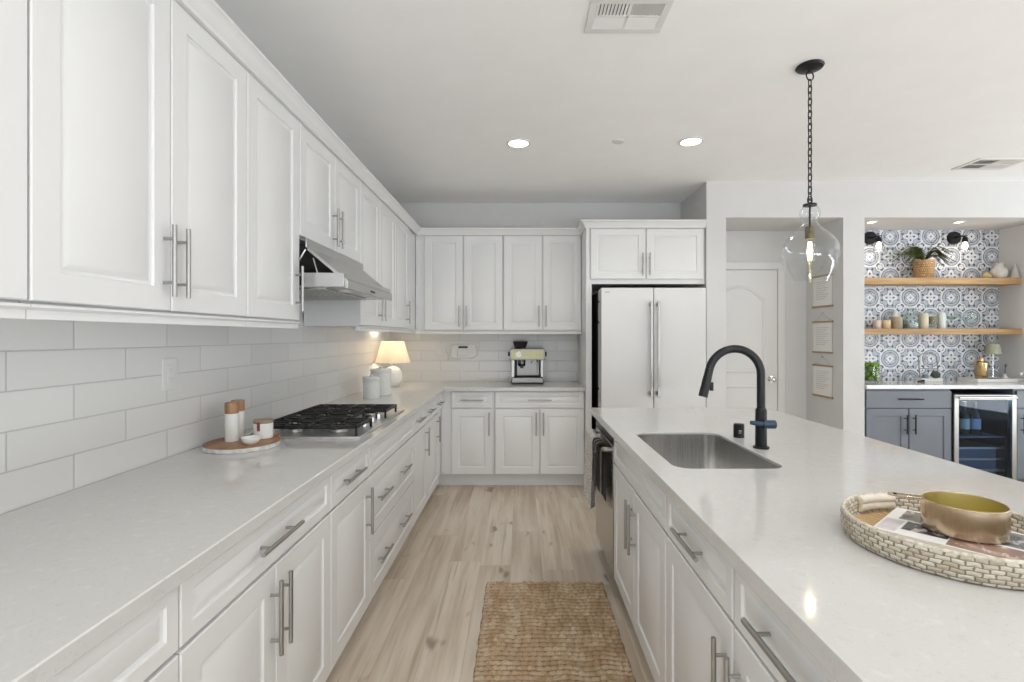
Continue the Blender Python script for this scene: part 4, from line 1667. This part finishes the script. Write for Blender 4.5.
tag(build('cone_vase', MB().lathe([(.0001, 0), (.036, 0), (.035, .015), (.022, .075), (.013, .11), (.014, .128), (.011, .128), (.0001, .1)], (4.690, 4.745, S1), 24), mat('grey_ceramic', (.42, .39, .37), .5, var=.08)),
    'grey cone-shaped vase at the right end of the upper shelf', 'vase')

# lower shelf row
YS = 4.82


def sx(px):
    return (px - 520.5) * YS / 500


def lat(name, label, cat, x, prof, mtl, z=S2, group=None, y=YS, n=24):
    return tag(build(name, MB().lathe(prof, (x, y, z), n), mtl, None, 50), label, cat, group)


def cup(rad, h, t=.003):
    return [(.0001, 0), (rad * .93, 0), (rad, .004), (rad, h), (rad - t, h), (rad - t, .006), (.0001, .006)]


lat('tumbler', 'pale pink tumbler, leftmost vessel on the lower shelf', 'cup', sx(877), cup(.034, .082), mat('blush_ceramic', (.62, .54, .48), .4, var=.06))
lat('candle_cup', 'cream candle cup with a gold tint, second on the lower shelf', 'cup', sx(886.3), cup(.036, .085), mat('cream_gold', (.64, .50, .30), .35, var=.1))
lat('tan_jar', 'tan ceramic jar, third vessel on the lower shelf', 'jar', sx(897), cup(.044, .115), mat('tan_ceramic', (.40, .31, .22), .5, var=.1))
lat('milk_bottle', 'white bottle behind the tan jar on the lower shelf', 'bottle', sx(901.5), [(.0001, 0), (.034, 0), (.036, .005), (.036, .105), (.018, .150), (.018, .18), (.0001, .18)], M['ceramic'], y=4.90)
r = thing('glass_canister', 'round glass jar with a glass stopper on the lower shelf', 'jar', (sx(911.8), YS, S2), 0)
build('jar', MB().lathe([(.0001, .002), (.052, .002), (.058, .012), (.060, .10), (.055, .135), (.044, .150), (.041, .150), (.052, .134), (.057, .10), (.055, .014), (.0001, .008)], (0, 0, 0), 28), M['glassg'], r, 60)
build('stopper', MB().lathe([(.046, .150), (.046, .160), (.014, .166), (.012, .172), (.017, .186), (.014, .198), (.0001, .201)], (0, 0, 0), 22), M['glassg'], r, 60)
tag(build('sweets', MB().lathe([(.0001, .009), (.048, .009), (.052, .02), (.053, .05), (.030, .062), (.0001, .06)], (0, 0, 0), 22), mat('pale_sweets', (.50, .58, .58), .5, var=.4, vscale=120), r), 'pale contents')
lat('green_bottle', 'small dark green bottle behind the glass jar', 'bottle', sx(903.8), [(.0001, 0), (.014, 0), (.015, .004), (.015, .07), (.010, .10), (.010, .125), (.0001, .125)], mat('green_glass', (.03, .07, .03), .1, var=.1), y=4.842)
lat('ivory_jar', 'ivory cylindrical jar right of the glass jar', 'jar', sx(923.8), [(.0001, 0), (.036, 0), (.037, .004), (.037, .135), (.032, .142), (.030, .150), (.0001, .152)], mat('ivory', (.64, .60, .44), .4, var=.08))
r = thing('olive_jar', 'glass jar with olive-coloured contents on the lower shelf', 'jar', (sx(932.8), YS, S2))
build('jar', MB().lathe([(.0001, .002), (.038, .002), (.040, .006), (.040, .125), (.037, .125), (.037, .008), (.0001, .006)], (0, 0, 0), 24), M['glass'], r, 60)
build('filling', MB().lathe([(.0001, .055), (.036, .055), (.036, .118), (.0001, .118)], (0, 0, 0), 24), mat('olive_filling', (.22, .21, .10), .5, var=.3, vscale=80), r)
r = thing('tall_decanter', 'white decanter with a pointed stopper on the lower shelf', 'decanter', (sx(941.5), YS, S2))
build('bottle', MB().lathe([(.0001, 0), (.034, 0), (.036, .004), (.036, .13), (.030, .150), (.014, .162), (.014, .17), (.0001, .17)], (0, 0, 0), 24), mat('milky_glass', (.66, .69, .68), .15, var=.04), r)
build('stopper', MB().lathe([(.013, .17), (.016, .18), (.009, .205), (.003, .245), (.0001, .25)], (0, 0, 0), 16), M['glassg'], r, 60)


def stemglass(x, y, label, P):
    return lat('coupe_glass', label, 'glass', x, P, M['glassg'], y=y, group='glasses on the lower shelf')


COU = [(.0001, .002), (.033, .002), (.033, .004), (.006, .008), (.004, .02), (.004, .075), (.012, .085), (.040, .105), (.048, .130), (.046, .130), (.038, .108), (.0001, .088)]
WIN = [(.0001, .002), (.031, .002), (.031, .004), (.006, .008), (.004, .02), (.004, .062), (.014, .07), (.036, .095), (.040, .125), (.036, .155), (.0345, .155), (.038, .125), (.034, .097), (.0001, .072)]
stemglass(sx(952.5), 4.82, 'wide coupe glass, nearest the white decanter', COU)
stemglass(sx(959.0), 4.902, 'coupe glass at the back, behind its wide neighbours', COU)
stemglass(sx(964.5), 4.81, 'stemmed wine glass, second from the right on the lower shelf', WIN)
stemglass(sx(972.8), 4.82, 'stemmed wine glass, rightmost on the lower shelf', WIN)

# bar counter things
r = thing('lime_jar', 'glass jar full of green limes at the left end of the bar', 'jar', (3.29, 4.68, NZ))
build('jar', MB().lathe([(.0001, .002), (.070, .002), (.076, .008), (.078, .150), (.080, .152), (.076, .152), (.074, .010), (.0001, .006)], (0, 0, 0), 32), M['glass'], r, 60)
random.seed(9)
k = 0
limes = []
for zl in (.0365, .0805, .1245, .1625):
    for q in range(4):
        t = q * PI / 2 + zl * 18
        lx, ly = .039 * math.cos(t), .039 * math.sin(t)
        lm = tag(build('lime', MB().sphere((3.29 + lx, 4.68 + ly, NZ + zl), .0255, 16, 10, 1.02), M['lime'], None, 60), 'green lime in the glass jar at the left end of the bar', 'lime', 'limes in the jar')

r = thing('wire_stand', 'slim wire display stand with a white base against the tiles', 'stand', (3.915, 4.79, NZ))
m = MB()
hw = .088
for x in (-hw, hw):
    m.tube([(x, .0, .03), (x, .02, .235)], .004, 8)
for x in (-.04, 0, .04):
    m.tube([(x, .010, .12), (x, .02, .235)], .0025, 6)
m.tube([(-hw, .02, .235), (-.05, .02, .262), (0, .02, .27), (.05, .02, .262), (hw, .02, .235)], .004, 8)
m.tube([(-hw, .01, .12), (hw, .01, .12)], .003, 8)
tag(build('wire_frame', m, mat('aged_brass_wire', (.20, .17, .12), .4, .7, var=.1), r), 'dark brass wire frame')
build('base', box1(-.095, .095, -.045, .05, 0, .030), M['ceramic'], r, bevel=.003)
m = MB().sphere((0, 0, 0), .036, 18, 10)
tag(build('moss_ball', MB().sphere((3.945, 4.752, NZ + .0305 + .036), .036, 20, 12), mat('dark_moss', (.06, .09, .075), .9, var=.4, vscale=90)), 'dark green ball on the white stand base', 'ornament')
tag(build('bud_cup', MB().lathe([(.0001, 0), (.022, 0), (.026, .02), (.020, .036), (.0001, .04)], (3.860, 4.765, NZ + .0305), 18), mat('grey_blue_ceramic', (.20, .22, .27), .5, var=.1)), 'small grey-blue cup on the white stand base', 'cup')
tag(build('bottle_opener', MB().tube([(3.735, 4.70, NZ + .0065), (3.77, 4.70, NZ + .0095), (3.80, 4.71, NZ + .0115)], [.006, .009, .011], 10), M['black']), 'small black bar tool lying left of the wire stand', 'bar tool')

# white bar tray / sink ledge on the right
r = thing('serving_tray', 'long low white tray on the bar counter', 'tray', (4.50, 4.78, NZ))
m = MB().box(-.23, .215, -.11, .11, 0, .012)
for q in ((-.23, .215, -.11, -.10), (-.23, .215, .10, .11), (-.23, -.22, -.10, .10), (.205, .215, -.10, .10)):
    m.box(*q, .012, .030)
build('pan', m, M['ceramic'], r, bevel=.003)
TZ = NZ + .0125
r = thing('cocktail_shaker', 'champagne gold cocktail shaker on the white tray', 'shaker', (4.385, 4.76, TZ))
build('body', MB().lathe([(.0001, 0), (.040, 0), (.043, .004), (.055, .150), (.056, .16), (.0001, .16)], (0, 0, 0), 32), M['gold'], r)
build('shoulder', MB().lathe([(.0565, .16), (.0565, .166), (.048, .176), (.030, .182), (.0001, .183)], (0, 0, 0), 32), M['gold'], r)
build('cap', MB().lathe([(.024, .182), (.025, .205), (.018, .216), (.0001, .218)], (0, 0, 0), 24), M['gold'], r)
r = thing('mini_lamp', 'small cordless lamp with a sage green shade on the white tray', 'lamp', (4.535, 4.80, TZ))
tag(build('base', MB().lathe([(.0001, 0), (.075, 0), (.078, .004), (.075, .010), (.010, .012), (.0001, .012)], (0, 0, 0), 32), M['dark'], r), 'dark round base')
build('stem', MB().cyl((0, 0, .01), (0, 0, .28), .005, n=12), M['chrome'], r)
tag(build('shade', MB().lathe([(.070, .250), (.048, .345), (.0001, .347), (.0001, .344), (.046, .342), (.067, .250)], (0, 0, 0), 32), mat('sage_shade', (.36, .37, .27), .5, var=.05), r), 'sage green shade')
r = thing('bud_vase', 'tiny white bud vase with one dark flower on the white tray', 'vase', (4.65, 4.80, TZ))
build('vase', MB().lathe([(.0001, 0), (.024, 0), (.028, .015), (.012, .045), (.012, .058), (.0001, .05)], (0, 0, 0), 20), M['ceramic'], r)
m = MB().tube([(0, 0, .05), (.003, 0, .10), (.004, -.002, .135)], .002, 6)
for k in range(6):
    t = k * PI / 3
    m.add([(.004, -.002, .133), (.004 + .008 * math.cos(t - .4), -.002, .138 + .008 * math.sin(t - .4)), (.004 + .021 * math.cos(t), -.006, .138 + .021 * math.sin(t)), (.004 + .008 * math.cos(t + .4), -.002, .138 + .008 * math.sin(t + .4))], [(0, 1, 2, 3)])
build('flower', m, mat('dark_flower', (.08, .07, .09), .7, var=.2), r, 0)
r = thing('bar_faucet', 'small chrome bar faucet at the right end of the bar', 'faucet', (4.655, 4.62, NZ))
m = MB().cyl((0, 0, 0), (0, 0, .006), .022, n=20)
m.tube([(.02, 0, .0), (.02, 0, .06), (.014, 0, .082), (-.004, 0, .094), (-.022, 0, .088), (-.032, 0, .070)], .0085, 12)
build('spout', m, M['chrome'], r)
build('lever', MB().tube([(.02, 0, .055), (.04, 0, .07)], .005, 8), M['chrome'], r)
